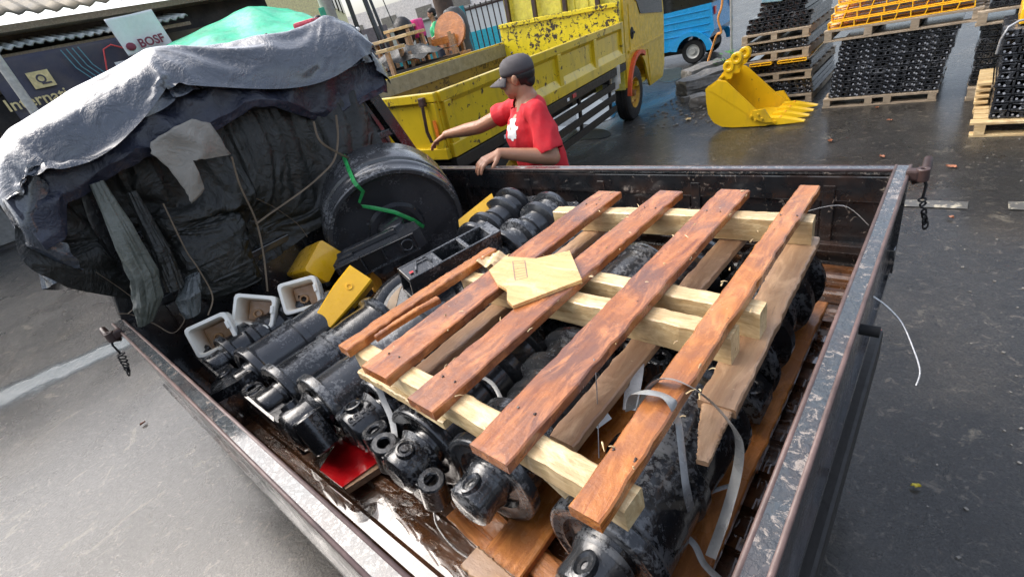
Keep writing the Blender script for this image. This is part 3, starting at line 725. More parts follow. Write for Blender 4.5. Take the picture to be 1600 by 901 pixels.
# nails and splinters: one part
b = MB(); r_ = random.Random(3)
for n_, f in deck:
    for yy in (nb[0][1], m1[0][1], m2[0][1], bm_f[0][1]):
        t_ = min(1, max(0, (yy - n_.y) / (f.y - n_.y)))
        for s_ in (-.018, .018):
            p = n_.lerp(f, t_); b.cyl(L_(p.x + s_, p.y + r_.uniform(-.01, .01), -.002), L_(p.x + s_, p.y, .0035), .002, n=8)
b.build('nail', M['brown_rust'], tp)
b = MB()
for k in range(70):
    n_, f = deck[k % 4]; t_ = r_.random(); p = n_.lerp(f, t_); sx = r_.choice((-1, 1)) * (.043 if k % 3 else r_.uniform(0, .04))
    a = Vector(L_(p.x + sx, p.y, -.004 if k % 3 else .002)); q = a + Vector((r_.uniform(-.014, .014), r_.uniform(-.016, .016), r_.uniform(-.002, .005)))
    b.tube([a, (a + q) / 2 + Vector((0, 0, .002)), q], [.0016, .0012, .0004], 4)
b.build('splinter', M['pale'], tp)
# torn sliver under the near beam
q0 = az_(815, 712, 1.1); q1 = az_(895, 778, 1.03)
sl = MB(); sl.tube([q0, q0.lerp(q1, .4) + Vector((0, 0, .012)), q1], [.006, .012, .004], 6, flat=(.011, .004))
o = sl.build('wood_sliver', M['pale']); tag(o, 'long torn splinter of pale wood hanging below the near beam', 'wood sliver')

# plywood scrap with a stamped ladder mark
pw = [atT(*q, ZT + .012) for q in ((770, 420), (797, 404), (892, 391), (908, 433), (800, 477), (791, 466), (792, 452))]
pw = [atT(*q, ZT + .014) for q in ((764, 421), (790, 400), (838, 403), (890, 391), (909, 436), (801, 477), (792, 468), (792, 452), (776, 442))]
c0 = Vector((sum(p[0] for p in pw) / len(pw), sum(p[1] for p in pw) / len(pw), ZT + .0045))
po = empty('plywood_scrap', c0, (0, 0, 0), 'torn plywood scrap with a stamped ladder-shaped mark lying across the first two planks', 'plywood')
b = MB(); b.prism([(p[0] - c0.x, p[1] - c0.y) for p in pw], 0, .009); b.build('board', M['ply'], po)
b = MB(); inkm = plain('faded_ink', (.25, .18, .14), .6)
la = [Vector(atT(*q, ZT + .014)) - Vector((c0.x, c0.y)) for q in ((801, 408), (820, 407), (824, 433), (805, 438))]
def ink(p, q, wd):
    d = (q - p).normalized(); nn = Vector((-d.y, d.x)) * wd / 2
    b.add([(v.x, v.y, .0096) for v in (p - nn, q - nn, q + nn, p + nn)], [(0, 1, 2, 3)])
ink(la[0], la[3], .0028); ink(la[1], la[2], .0028)
for k in range(8):
    t_ = k / 7; 
    p = la[0].lerp(la[3], t_); q = la[1].lerp(la[2], t_); d = (q - p).normalized() * .0018
    nn = Vector((-d.y, d.x)).normalized() * .0008
    p2 = p + d; q2 = q - d
    b.add([(v.x, v.y, .0094) for v in (p2 - nn, q2 - nn, q2 + nn, p2 + nn)], [(0, 1, 2, 3)])
b.build('stamp', inkm, po)
# crumpled torn pale fibre beside the scrap
b = MB(); r_ = random.Random(12); cc = az_(775, 408, ZT - .01)
def fn(u, v):
    x = cc.x - .05 + .075 * u; y = cc.y - .035 + .075 * v
    return (x, y, cc.z + .004 + .012 * abs(mnoise.noise(Vector((u * 4, v * 4, 3)))) + .006 * sin(u * 9 + v * 4))
b.grid(fn, 14, 14); tag(b.build('torn_wood_chip', M['pale']), 'crumpled torn chip of pale wood beside the plywood scrap', 'wood chip')
# ------------------------------------------------------------------ big front idler wheel
IC = Vector((-2.03, 1.22, 1.07)) + cr * .035 + cd * .075; ID = Vector((.86, -.48, -.27)).normalized()
MI = frame(IC, (0, 0, 1), ID)    # local Z = axle towards the camera
q_ = ID.to_track_quat('Z', 'Y')
idl = empty('idler', IC, q_.to_euler(), 'huge black idler wheel standing against the headboard tied with green strap', 'idler wheel')
R_ = .335
b = MB()
b.lathe([(R_ - .034, .045), (R_ - .03, .062), (R_ - .012, .066), (R_ - .007, .06), (R_ - .007, .022), (R_ - .003, .012), (R_ - .0, .008), (R_ + .002, -.004), (R_ + .002, -.012),
         (R_ - .012, -.02), (R_ - .014, -.03), (R_ + .004, -.04), (R_ + .006, -.05), (R_ + .004, -.2), (R_ - .004, -.21), (R_ - .03, -.21), (R_ - .035, -.19)], 96)
idm = black_part('idler_sky_sheen_tread', .7, (.05, .053, .058), (.3, .31, .32))  # lighter base than the web paints in sky reflected on the tread
b.build('tread', idm, idl)
b = MB(); b.lathe([(.05, .02), (.1, .02), (.105, .045), (.13, .045), (.14, .024), (R_ - .06, .03), (R_ - .0335, .046)], 96); b.lathe([(R_ - .036, -.19), (.14, -.16), (.13, -.18), (.05, -.18)], 64); b.build('web', M['black_clean'], idl)
b = MB(); b.lathe([(0, .075), (.04, .075), (.055, .068), (.06, .04), (.06, 0)], 30); b.build('hub', M['black_clean'], idl)
b = MB(); st = []
qi = q_.inverted()
def il(p): return qi @ (Vector(p) - IC)
# strap: over the tread then across the face
up_l = qi @ Vector((0, 0, 1)); au = math.atan2(up_l.y, up_l.x); a0 = au + .32; eu = Vector((cos(au), sin(au), 0)); er = Vector((sin(au), -cos(au), 0))
e1 = Vector((cos(a0), sin(a0), 0)); 
pts = [e1 * (R_ - .03) + Vector((0, 0, -.213)), e1 * (R_ + .009) + Vector((0, 0, -.208)), e1 * (R_ + .011) + Vector((0, 0, -.05)), e1 * (R_ + .009) + Vector((0, 0, 0)), e1 * (R_ + .004) + Vector((0, 0, .06)), e1 * (R_ - .015) + Vector((0, 0, .071)),
       e1 * (R_ - .06) + Vector((0, 0, .058)), eu * .2 - er * .13 + Vector((0, 0, .05))]
a1 = a0 - 1.05
e2 = Vector((cos(a1), sin(a1), 0))
pts += [eu * .165 - er * .07 + Vector((0, 0, .055)), eu * .12 + er * .01 + Vector((0, 0, .075)), eu * .05 + er * .08 + Vector((0, 0, .085)), eu * -.03 + er * .12 + Vector((0, 0, .05))]
for i in range(len(pts) - 1):
    d = (pts[i + 1] - pts[i]); 
b.tube(pts, .01, 6, flat=(.009, .0018)); b.build('green_strap', M['green_strap'], idl)
b = MB(); b.box(tuple(eu * .2 - er * .13 + Vector((0, 0, .054))), (.03, .022, .008), (0, 0, a0), b=.002); b.build('buckle', M['dark'], idl)

# ------------------------------------------------------------------ idler bracket (cast yoke) in front of it
def castbox(name, label, cat, p0, p1, up, w_, h_, mat, pockets, parentless=True, end=0):
    """a cast bar from p0 to p1 (top-centre line) with rectangular pockets open on the top"""
    p0 = Vector(p0); p1 = Vector(p1); d = p1 - p0; L = d.length
    fr_ = frame(p0, d, up)
    e = empty(name, p0, fr_.to_3x3().to_euler(), label, cat)
    b = MB(); wl = .009
    b.box((L / 2, 0, -h_ + .006), (L, w_, .012), b=.002)
    b.box((L / 2, w_ / 2 - wl / 2, -h_ / 2), (L, wl, h_ - .001), b=.003); b.box((L / 2, -w_ / 2 + wl / 2, -h_ / 2), (L, wl, h_ - .001), b=.003)
    for t0, t1 in pockets:
        b.box((t0 * L, 0, -h_ / 2), (.009, w_ - .012, h_ - .004), b=.002); b.box((t1 * L, 0, -h_ / 2), (.009, w_ - .012, h_ - .004), b=.002)
    for (t0, t1) in ((0, pockets[0][0]), (pockets[-1][1], 1)):
        b.box(((t0 + t1) / 2 * L, 0, -.012), ((t1 - t0) * L - .002, w_ - .004, .02), b=.003)
    b.build('casting', mat, e)
    return e, L
e, L = castbox('track_guide', 'long black cast track guide with open rectangular pockets between idler and planks', 'track guide',
               az_(630, 428, 1.07), az_(772, 352, 1.07), (.25, -.35, 1), .085, .11, M['black_grey'], ((.34, .62), (.64, .9)))
b = MB(); b.tube([(L * .1, -.02, .004), (L * .16, .02, .006), (L * .26, .02, .006), (L * .28, -.01, .004)], .004, 6); b.build('cast_mark', M['black_grey'], e)
b = MB(); b.cyl((L * .3, -.044, -.05), (L * .3, -.048, -.05), .009, n=12); b.build('hole_shade_disc', M['dark'], e)  # raised near-black disc stands in for the shade of a hole
b = MB(); b.box((L * .06, -.015, .003), (.015, .01, .002)); b.build('paint_mark', M['red'], e)
# yoke
p0 = az_(520, 412, 1.02); p1 = az_(650, 352, 1.06)
d = p1 - p0; L = d.length; fr_ = frame(p0, d, (.1, .0, 1))
yk = empty('idler_bracket', p0, fr_.to_3x3().to_euler(), 'black cast idler bracket with window openings propped in front of the big wheel', 'bracket')
b = MB()
b.prism([(0, -.02), (.03, .055), (.14, .075), (L - .06, .08), (L, .05), (L + .01, -.03), (L - .03, -.05), (.02, -.05)], -.085, 0)
b.box((.1 + L * .2, .025, .012), (L * .62, .03, .024), b=.004); b.box((.06, .02, .006), (.07, .06, .014), b=.004)
b.build('casting', M['black_clean'], yk)
b = MB()
for x0, x1 in ((.03, .115), (.125, .21)):
    b.box(((x0 + x1) / 2, -.0505, -.042), (x1 - x0, .003, .07))
b.box((L - .07, -.051, -.042), (.05, .003, .06)); b.build('window_shade_plate', M['dark'], yk)  # flat near-black plates paint the shade inside the bracket windows
b = MB()
for x in (.024, .12, .216, L - .1, L - .04): b.box((x, -.055, -.042), (.007, .014, .086), b=.002)
b.box((L / 2 - .01, -.055, -.0015), (L - .03, .014, .006), b=.002); b.box((L / 2 - .01, -.055, -.083), (L - .03, .014, .006), b=.002)
b.ring((L - .07, -.05, -.042), (L - .07, -.062, -.042), .02, .03, 18)
b.cyl((L * .62, .05, -.0), (L * .62, .05, .006), .006, n=10)
b.build('rib', M['black_grey'], yk)
b = MB(); b.lathe([(0, .05), (.05, .05), (.058, .044), (.058, -.04)], 28, Matrix.Translation((L * .74, .1, -.03))); b.build('hub', M['black_clean'], yk)

# round plate with a tan crescent
pc = az_(655, 478, .93); nrm = Vector((.35, -.3, 1)).normalized()
dp = empty('sprocket_plate', pc, nrm.to_track_quat('Z', 'Y').to_euler(), 'round black steel plate with tan crescent mark lying under the track guide', 'steel plate')
b = MB(); R2 = .205
b.lathe([(.02, .0), (.14, .0), (.15, .008), (R2 - .035, .01), (R2 - .03, -.002), (R2 - .012, -.004), (R2, -.012), (R2, -.05), (R2 - .02, -.06), (.02, -.06)], 64, close=True)
b.build('disc', M['black'], dp)
b = MB(); cr_ = []
ql = nrm.to_track_quat('Z', 'Y').inverted()
dl = ql @ Vector((-.8, -.35, 0)); aa = math.atan2(dl.y, dl.x)
n = 16
ou = [(.125 * cos(aa - .75 + 1.5 * k / n), .125 * sin(aa - .75 + 1.5 * k / n)) for k in range(n + 1)]
inn = [((.125 - .036 * sin(pi * k / n)) * cos(aa - .75 + 1.5 * k / n), (.125 - .036 * sin(pi * k / n)) * sin(aa - .75 + 1.5 * k / n)) for k in range(n - 1, 0, -1)]
b.prism(ou + inn, .0005, .002); b.build('crescent', plain('tan_mud_film', (.3, .2, .11), .4), dp)
b = MB(); ax2 = ql @ Vector((-.35, -.45, 0)); ax2.normalize(); b.cyl((ax2.x * .062, ax2.y * .062, .0006), (ax2.x * .062, ax2.y * .062, .003), .013, n=14); b.build('hole_shade_disc', M['dark'], dp)  # hole drawn as a near-black disc, its shade put into colour

# ------------------------------------------------------------------ bucket teeth
def tooth(name, label, base, tip, up, wb, hb, wt, ht, mat, hole=True, open_end=False):
    """wedge casting from its socket end (base) to its tip"""
    base = Vector(base); tip = Vector(tip); d = tip - base; L = d.length; fr_ = frame(base, d, up)
    e = empty(name, base, fr_.to_3x3().to_euler(), label, 'bucket tooth', 'bucket teeth in the bed')
    b = MB(); secs = []
    for t_, k in ((0, 1), (.06, 1.04), (.4, .98), (.5, .86), (1, 0)):
        w_ = wt + (wb - wt) * k; h_ = ht + (hb - ht) * k; secs.append((t_ * L, w_ / 2, h_ / 2))
    vs = []; c_ = .16
    for x, a, h in secs:
        ca = min(a, h) * c_
        vs += [(x, -a + ca, -h), (x, a - ca, -h), (x, a, -h + ca), (x, a, h - ca), (x, a - ca, h), (x, -a + ca, h), (x, -a, h - ca), (x, -a, -h + ca)]
    n = 8; fs = [(i * n + k, i * n + (k + 1) % n, (i + 1) * n + (k + 1) % n, (i + 1) * n + k) for i in range(len(secs) - 1) for k in range(n)]
    fs.append(tuple(range((len(secs) - 1) * n, len(secs) * n)))
    if not open_end: fs.append(tuple(range(n))[::-1])
    else:
        # socket: rim then inner walls
        o = len(vs); a, h = secs[0][1], secs[0][2]; wl = .011
        for x, k in ((0, 1), (.07, .72)):
            a2, h2 = (a - wl) * k, (h - wl) * k; ca = min(a2, h2) * c_
            vs += [(x, -a2 + ca, -h2), (x, a2 - ca, -h2), (x, a2, -h2 + ca), (x, a2, h2 - ca), (x, a2 - ca, h2), (x, -a2 + ca, h2), (x, -a2, h2 - ca), (x, -a2, -h2 + ca)]
        fs += [(k, (k + 1) % n, o + (k + 1) % n, o + k) for k in range(n)]
        fs += [(o + k, o + (k + 1) % n, o + n + (k + 1) % n, o + n + k) for k in range(n)]
    b.add(vs, fs); b.build('casting', mat, e)
    if open_end:
        b = MB(); a2, h2 = (secs[0][1] - .011) * .73, (secs[0][2] - .011) * .73
        b.box((.069, 0, 0), (.003, a2 * 2, h2 * 2)); b.build('socket_floor', M['rusty_in'], e)
        b = MB(); b.ring((.066, -.01, -.01), (.06, -.01, -.01), .008, .014, 18); b.build('cast_ring', M['rusty_in'], e)
        b = MB(); b.box((-.0035, -secs[0][1] + .004, .008), (.02, .02, .028), b=.004)
    if hole:
        b = MB(); b.ring((L * .3, 0, secs[1][2] - .002), (L * .3, 0, secs[1][2] + .003), .007, .014, 16); b.build('pin_hole', mat, e)
    return e
def socket_mat():
    t = NT('cream_socket_with_rust_water'); v = t.vec((1, 1, 1), False)
    sx = t.n('ShaderNodeSeparateXYZ'); t.l(t.co, sx.inputs[0])
    k = t.math('ADD', t.math('MULTIPLY', sx.outputs[0], 9.), t.math('MULTIPLY', t.math('SUBTRACT', t.noise(v, 14, 4), .5), .5))
    c = t.mix(t.ramp(k, [(.12, 0.), (.5, .55), (.75, 1.)]), (.76, .72, .62), (.36, .2, .09))
    return t.out(c, .25, t.bump(t.noise(v, 40, 4), .2, .003))
M['socket'] = socket_mat()
def whitecap(label, px_, axis, up, w_, h_, seed):
    """square socket cap, open end towards the camera"""
    c = Vector(px_); ax = Vector(axis).normalized(); fr_ = frame(c, ax, up); r_ = random.Random(seed)
    e = empty('tooth_cap', c, fr_.to_3x3().to_euler(), label, 'bucket tooth cap', 'white bucket tooth caps by the headboard')
    b = MB(); a, h = w_ / 2, h_ / 2
    def sq(x, a, h, cr_=.25):
        ca = min(a, h) * cr_; out = []
        for (sx, sy, st_) in ((1, -1, 0), (1, 1, 1), (-1, 1, 2), (-1, -1, 3)):
            for i in range(3):
                th = -pi / 2 + st_ * pi / 2 + i * pi / 4
                out.append((x, sx * (a - ca) + ca * cos(th), sy * (h - ca) + ca * sin(th)))
        return out
    rings = [sq(.19, a * .35, h * .3), sq(.12, a * .75, h * .72), sq(.04, a * .98, h * .98), sq(.004, a, h), sq(0, a - .003, h - .003), sq(0, a - .013, h - .013), sq(.004, a - .016, h - .016), sq(.08, a * .62, h * .62)]
    # notches in the rim: pull some rim points back
    vs = [p for r in rings for p in r]; n = 12
    fs = [(i * n + k, i * n + (k + 1) % n, (i + 1) * n + (k + 1) % n, (i + 1) * n + k) for i in range(5) for k in range(n)]
    fs.append(tuple(range(n)))
    b.add(vs, fs, None, True); b.build('casting', M['white'], e)
    b = MB(); inn = rings[5:]; vs = [p for r in inn for p in r]; fs = [(i * n + k, i * n + (k + 1) % n, (i + 1) * n + (k + 1) % n, (i + 1) * n + k) for i in range(len(inn) - 1) for k in range(n)]
    b.add(vs, fs, None, True); b.build('socket', M['socket'], e)
    b = MB(); b.box((.079, 0, 0), (.002, a * 1.2, h * 1.2), b=.0005); b.build('socket_floor', M['socket'], e)
    b = MB(); b.ring((.078, .012, -.012), (.068, .012, -.012), .011, .019, 18); b.build('cast_ring', M['rusty_in'], e)
    b = MB(); b.box((-.001, -a + .011, .012), (.012, .012, .03), b=.003); b.build('notch_lug', M['white'], e)
    return e
whitecap('white square tooth cap closest to the near drop side latch', az_(330, 524, .985), (-.72, .5, -.42), (-.35, .1, 1), .165, .13, 1)
whitecap('white square tooth cap between the other two, tilted corner down', az_(396, 486, 1.0), (-.72, .52, -.5), (.1, .45, 1), .16, .13, 2)
whitecap('white square tooth cap touching the tall yellow tooth', az_(468, 461, 1.0), (-.7, .55, -.5), (-.2, .2, 1), .155, .13, 3)
yl = M['yellow_part']
tooth('bucket_tooth', 'blunt orange-yellow tooth block with grooved side below the idler wheel', az_(507, 408, 1.0), az_(458, 424, .9), (.2, -.5, 1), .16, .12, .1, .08, yl, False)
tooth('bucket_tooth', 'tall bright yellow tooth with a ring mark, pointing down beside the white cap', az_(566, 430, 1.02), az_(506, 505, .93), (.6, -.5, .5), .105, .08, .075, .045, yl)
tooth('bucket_tooth', 'small yellow tooth poking out beside the round plate', az_(565, 478, .88), az_(530, 515, .84), (.3, -.5, 1), .12, .1, .06, .06, yl, False)
tooth('bucket_tooth', 'orange tooth half hidden between the tall yellow tooth and the round plate', az_(590, 445, .86), az_(552, 462, .84), (.3, -.5, 1), .12, .1, .07, .06, M['orange_y'], False)
b = MB(); c = az_(748, 336, .98)
b.prism([(-.12, -.02), (.09, -.03), (.11, .04), (-.09, .035)], 0, .02)
tag(b.build('yellow_plate', yl, mw=frame(c, (.55, .8, .35), (.4, -.6, .5))), 'bright yellow steel plate wedged between idler wheel and ribbed roller', 'steel plate')
# coil of wire under the idler
b = MB(); c = az_(515, 375, .98); pts = [c + Vector((.035 * cos(t_ * 1.3), .05 * sin(t_ * 1.3), .01 * sin(t_ * 3))) for t_ in [i * .35 for i in range(48)]]
b.tube(pts, .003, 5); tag(b.build('wire_coil', M['dark'], None), 'small tangle of black wire behind the blunt orange-yellow tooth', 'wire')

# red sheet on a wooden strip
b = MB(); q = [az_(*p, .815) for p in ((500, 735), (535, 762), (600, 716), (560, 640))]
c = sum(q, Vector()) / 4; re = empty('red_sheet', c, (0, 0, 0), 'glossy red metal sheet under the wet grey roller', 'metal sheet')
b.prism([(p.x - c.x, p.y - c.y) for p in (q[0], q[1], q[2], az_(640, 660, .815), az_(560, 640, .815))], 0, .004); b.build('sheet', M['red'], re)
b = MB(); p0, p1 = q[1] - c, az_(600, 720, .815) - c; b.box(tuple((p0 + p1) / 2 + Vector((0, .005, -.012))), ((p1 - p0).length, .02, .02), (0, 0, math.atan2(p1.y - p0.y, p1.x - p0.x)))
b.build('wood_strip', M['plankraw'], re)
b = MB(); c = az_(585, 728, .79); b.box((0, 0, 0), (.02, .03, .022), (0, 0, .6), b=.003); tag(b.build('wood_block', M['orange_y'], loc=(c.x, c.y, .79)), 'tiny orange wood block at the corner of the red sheet', 'wood block')

# ------------------------------------------------------------------ straps and wires
def ribbon(name, pts, wd, m, label, cat='strap', group=None, th=.0012):
    # smooth the path
    P = [Vector(p) for p in pts]; out = []
    for i in range(len(P) - 1):
        a, b_, c, d = P[max(i - 1, 0)], P[i], P[i + 1], P[min(i + 2, len(P) - 1)]
        for k in range(6):
            t_ = k / 6; out.append(.5 * ((2 * b_) + (c - a) * t_ + (2 * a - 5 * b_ + 4 * c - d) * t_ ** 2 + (-a + 3 * b_ - 3 * c + d) * t_ ** 3))
    out.append(P[-1]); bb = MB(); bb.tube(out, .01, 6, flat=(wd / 2 * (1.05 if name == 'plastic_strap' else 1), th)) if wd > .005 else bb.tube(out, wd / 2, 6)
    return tag(bb.build(name, m), label, cat, group)
GS = 'grey plastic straps round the top pallet'
p4 = lambda t_: deck[3][0].lerp(deck[3][1], t_)
zt = ZT + .006
A = az_(1030, 592, zt + .006); B = az_(1085, 605, zt)
ribbon('plastic_strap', [az_(985, 640, 1.1), az_(990, 618, zt - .02), az_(1003, 612, zt + .012), az_(1035, 617, zt + .008), az_(1052, 632, zt + .002), az_(1060, 660, 1.12), az_(1065, 700, 1.09), az_(1072, 760, 1.05), az_(1080, 795, .98)], .02, M['strap'], 'shorter grey strap looped over the right plank and down its side', group=GS)
ribbon('plastic_strap', [az_(1000, 640, 1.08), az_(1012, 610, zt - .02), az_(1032, 592, zt + .01), az_(1065, 597, zt + .008), az_(1105, 622, 1.13), az_(1140, 660, 1.1), az_(1155, 690, 1.05), az_(1152, 735, .98), az_(1135, 800, .93), az_(1110, 870, .9)], .02, M['strap'], 'longer grey strap crossing the right plank and reaching the base pallet edge', group=GS)
ribbon('plastic_strap', [az_(1000, 548, 1.07), az_(995, 590, 1.07), az_(985, 640, 1.05)], .022, M['strap'], 'short doubled grey strap standing on the roller between two planks', group=GS)
ribbon('plastic_strap', [az_(982, 592, 1.06), az_(980, 618, 1.06), az_(978, 640, 1.05)], .012, M['strap'], 'stub of grey strap left of the doubled one', group=GS)
ribbon('plastic_strap', [az_(1080, 785, .98), az_(1110, 768, .93), az_(1150, 755, .9)], .01, M['strap'], 'thin grey strap end lying over the orange base pallet', group=GS)
ribbon('plastic_strap', [az_(1062, 830, .9), az_(1085, 850, .89), az_(1100, 880, .88), az_(1125, 905, .87)], .012, M['strap'], 'grey strap end lying at the bottom by the largest roller', group=GS)
ribbon('plastic_strap', [az_(585, 582, 1.1), az_(597, 620, 1.04), az_(612, 655, 1.0), az_(618, 690, .97)], .014, M['strap'], 'pale grey strap hanging down between two lettered collars', group=GS)
ribbon('plastic_strap', [az_(655, 560, 1.08), az_(690, 575, 1.06), az_(740, 585, 1.05), az_(770, 600, 1.05), az_(790, 640, 1.04)], .009, M['strap'], 'thin grey strap running beneath the second plank', group=GS)
GW = 'loose thin wires'
ribbon('thin_wire', [az_(683, 785, .85), az_(678, 800, .84), az_(685, 825, .83), az_(715, 860, .82), az_(760, 885, .82), az_(810, 900, .81)], .0035, M['wire'], 'pale thin wire curling on the bed floor by the near drop side', 'wire', GW)
ribbon('thin_wire', [az_(928, 560, zt), az_(932, 600, 1.13), az_(934, 650, 1.05), az_(936, 715, .98)], .0022, M['wire'], 'single thin wire hanging from the widest plank', 'wire', GW)
ribbon('thin_wire', [az_(1364, 463, 1.03), az_(1385, 478, 1.01), az_(1408, 503, .98), az_(1425, 540, .95), az_(1437, 578, .92), az_(1431, 602, .9)], .004, M['wire'], 'whitish wire bowing out from the outside of the tailgate', 'wire', GW)
ribbon('thin_wire', [(-.15, Y1 - .1, .95), (-.22, Y1 - .1, 1.01), (-.32, Y1 - .12, .99), (-.36, Y1 - .16, .96)], .002, M['wire'], 'thin pale wire near the far corner of the bed', 'wire', GW)
b = MB(); a = az_(940, 655, 1.03); b.box((0, 0, 0), (.035, .02, .002)); tag(b.build('paper_tag', M['whiteb'], mw=frame(a, (.5, .8, .3), (.6, -.6, .5))), 'small white sticker stuck on the black roller between two planks', 'sticker')
# ------------------------------------------------------------------ tarpaulins over cab and rack
def interp(tab, x):
    if x <= tab[0][0]: return tab[0][1]
    for (a, fa), (b_, fb) in zip(tab, tab[1:]):
        if x <= b_: 
            t_ = (x - a) / (b_ - a); t_ = t_ * t_ * (3 - 2 * t_) * .5 + t_ * .5
            return fa + (fb - fa) * t_
    return tab[-1][1]
def ridged(p, f, seed=0):
    return 1 - abs(mnoise.noise(Vector((p[0] * f + seed, p[1] * f + seed * 1.7, p[2] * f)))) * 2.4
TOPZ = [(0, 1.73), (.14, 1.79), (.4, 1.87), (.67, 1.91), (.9, 1.875), (1.2, 1.885), (1.45, 1.88), (1.62, 1.82)]
LIPZ = [(0, 1.50), (.10, 1.52), (.17, 1.62), (.3, 1.665), (.5, 1.69), (.8, 1.70), (1.1, 1.68), (1.3, 1.645), (1.62, 1.60)]
PATH = [(0, .03, -.36), (.05, .0, -.26), (.1, .005, -.12), (.14, .04, -.03), (.2, .14, 0), (.85, 1.42, 0), (.9, 1.52, -.02), (.94, 1.58, -.09), (1, 1.6, -.24)]
def upper(u, v, back=0.0, drop=0.0):
    y = interp([(a, b_) for a, b_, c in PATH], u); dz = interp([(a, c) for a, b_, c in PATH], u)
    tz = interp(TOPZ, y); lz = interp(LIPZ, y) - drop
    tab = [(0, -3.9, tz - .14), (.15, -3.4, tz - .03), (.4, -2.7, tz - .02), (.55, -2.42, tz + .012), (.66, -2.27, tz - .01), (.76, -2.17, tz * .7 + lz * .3), (.88, -2.115, lz + .03), (.94, -2.13, lz - .004), (1, -2.2, lz + .02)]
    x = interp([(a, b_) for a, b_, c in tab], v) - back; z = interp([(a, c) for a, b_, c in tab], v)
    hang = dz * (1 - min(1, max(0, (v - .62) / .2)))
    z += hang
    p = (x, y, z)
    r1 = ridged((x, y * 1.2 + .4 * z, z), 2.3, 3); r2 = ridged((x * .8, y + .3 * x, z), 5.2, 8); r3 = ridged((x, y, z), 11, 2)
    d = .055 * (r1 - .6) + .030 * (r2 - .5) + .009 * (r3 - .5)
    sag = .02 * sin(y * 9 + x * 3)
    fx = .75 * min(1, max(0, (v - .6) / .2))
    sidew = 1 if u < .14 or u > .93 else 0
    edge = min(1, (1 - v) * 14 + .35)
    return (x + d * fx * edge, y - (d * .6 if u < .14 else (-d * .6 if u > .93 else 0)), z + (d * (1 - fx * .5) + sag) * (1 - .6 * sidew) * edge)
te = empty('tarpaulin', (-2.6, .8, 1.7), (0, 0, 0), 'crumpled wet blue-grey tarpaulin rolled over the pickup cab and rack', 'tarpaulin')
def tb(mb, name, mat, par=None, thick=0.0, sub=0):
    o = mb.build(name, mat, par or te); o.data.transform(Matrix.Translation((2.6, -.8, -1.7)))
    if thick:
        m_ = o.modifiers.new('t', 'SOLIDIFY'); m_.thickness = thick; m_.offset = 0
    return o

# the sheet is draped by a short cloth simulation over stand-in forms that are removed afterwards
def drape(verts_fn, nu, nv, forms, frames, shrink, pins=None, seed=1, bend=.6, mass=.3, fric=12, collide_self=False):
    b = MB(); b.grid(verts_fn, nu, nv); me = b.mesh('cloth_sheet'); o = bpy.data.objects.new('cloth_sheet', me); COL.objects.link(o)
    fo = []
    for f in forms:
        q = bpy.data.objects.new('form', f.mesh('form')); COL.objects.link(q); q.modifiers.new('c', 'COLLISION'); q.collision.thickness_outer = .012; q.collision.cloth_friction = fric; fo.append(q)
    if pins:
        vg = o.vertex_groups.new(name='pin')
        for v in me.vertices:
            w_ = pins(v.co)
            if w_ > 0: vg.add([v.index], w_, 'REPLACE')
    c = o.modifiers.new('cl', 'CLOTH'); st = c.settings; st.quality = 5; st.mass = mass; st.tension_stiffness = 12; st.compression_stiffness = 12; st.shear_stiffness = 4; st.bending_stiffness = bend
    st.air_damping = 2; st.shrink_min = shrink; st.shrink_max = shrink
    if pins: st.vertex_group_mass = 'pin'
    c.collision_settings.distance_min = .008; c.collision_settings.use_self_collision = collide_self; c.collision_settings.self_distance_min = .006
    c.point_cache.frame_start = 1; c.point_cache.frame_end = frames + 1
    for k in range(1, frames + 1): S.frame_set(k)
    me2 = bpy.data.meshes.new_from_object(o.evaluated_get(bpy.context.evaluated_depsgraph_get()))
    V = [v.co[:] for v in me2.vertices]; F = [list(p.vertices) for p in me2.polygons]
    bpy.data.objects.remove(o)
    for q in fo: bpy.data.objects.remove(q)
    S.frame_set(1)
    out = MB(); out.add(V, F, None, True); return out
def topz(y): return interp(TOPZ, y)
form = MB()
def sec(y, grow=0):
    tz = topz(y) - .035
    return [(-3.95, tz - .38), (-3.5, tz - .2), (-2.75, tz - .08), (-2.4, tz - .005), (-2.28, tz), (-2.2, tz - .04), (-2.175, tz - .1), (-2.2, tz - .17), (-2.3, tz - .2), (-2.35, 1.3), (-3.95, 1.1)]
ys = [.055 + 1.5 * k / 22 for k in range(23)]; rows = []
vs = []; 
for k, y in enumerate(ys):
    e_ = min(k, 22 - k); sh_ = (.07, .02, .0)[min(e_, 2)]
    for (x, z) in sec(y):
        pk_ = sum(h * max(0, 1 - math.hypot(x - px2, y - py2) / r2) for px2, py2, h, r2 in ((-2.32, .78, .07, .2), (-2.3, .42, .05, .15), (-2.4, 1.1, .045, .2), (-2.6, .6, .05, .25), (-2.3, 1.42, .05, .16), (-2.9, 1.1, .06, .3), (-3.2, .4, .06, .3)))
        zz2 = z - sh_ * (1 if z > 1.4 else 0) + .03 * mnoise.noise(Vector((x * 4, y * 4, 2))) - .02 * sin(y * 15 + x * 2) + (pk_ if z > 1.62 else 0)
        vs.append((x, y, zz2))
n_ = 11
fs = [(i * n_ + j, i * n_ + (j + 1) % n_, (i + 1) * n_ + (j + 1) % n_, (i + 1) * n_ + j) for i in range(22) for j in range(n_)] + [tuple(range(n_)), tuple(range(22 * n_, 23 * n_))]
form.add(vs, fs)
r0 = random.Random(2)
def start(u, v):
    x = -3.75 + 1.58 * v + .03 * sin(u * 17); y = -.17 + 1.82 * u
    return (x, y, 2.0 + .03 * mnoise.noise(Vector((x * 2.2, y * 2.2, 5))) + .012 * mnoise.noise(Vector((x * 7, y * 7, 1))))
sim = drape(start, 124, 104, [form], 32, -.2, seed=1, bend=.2)
simv = list(sim.v); simf = list(sim.f)
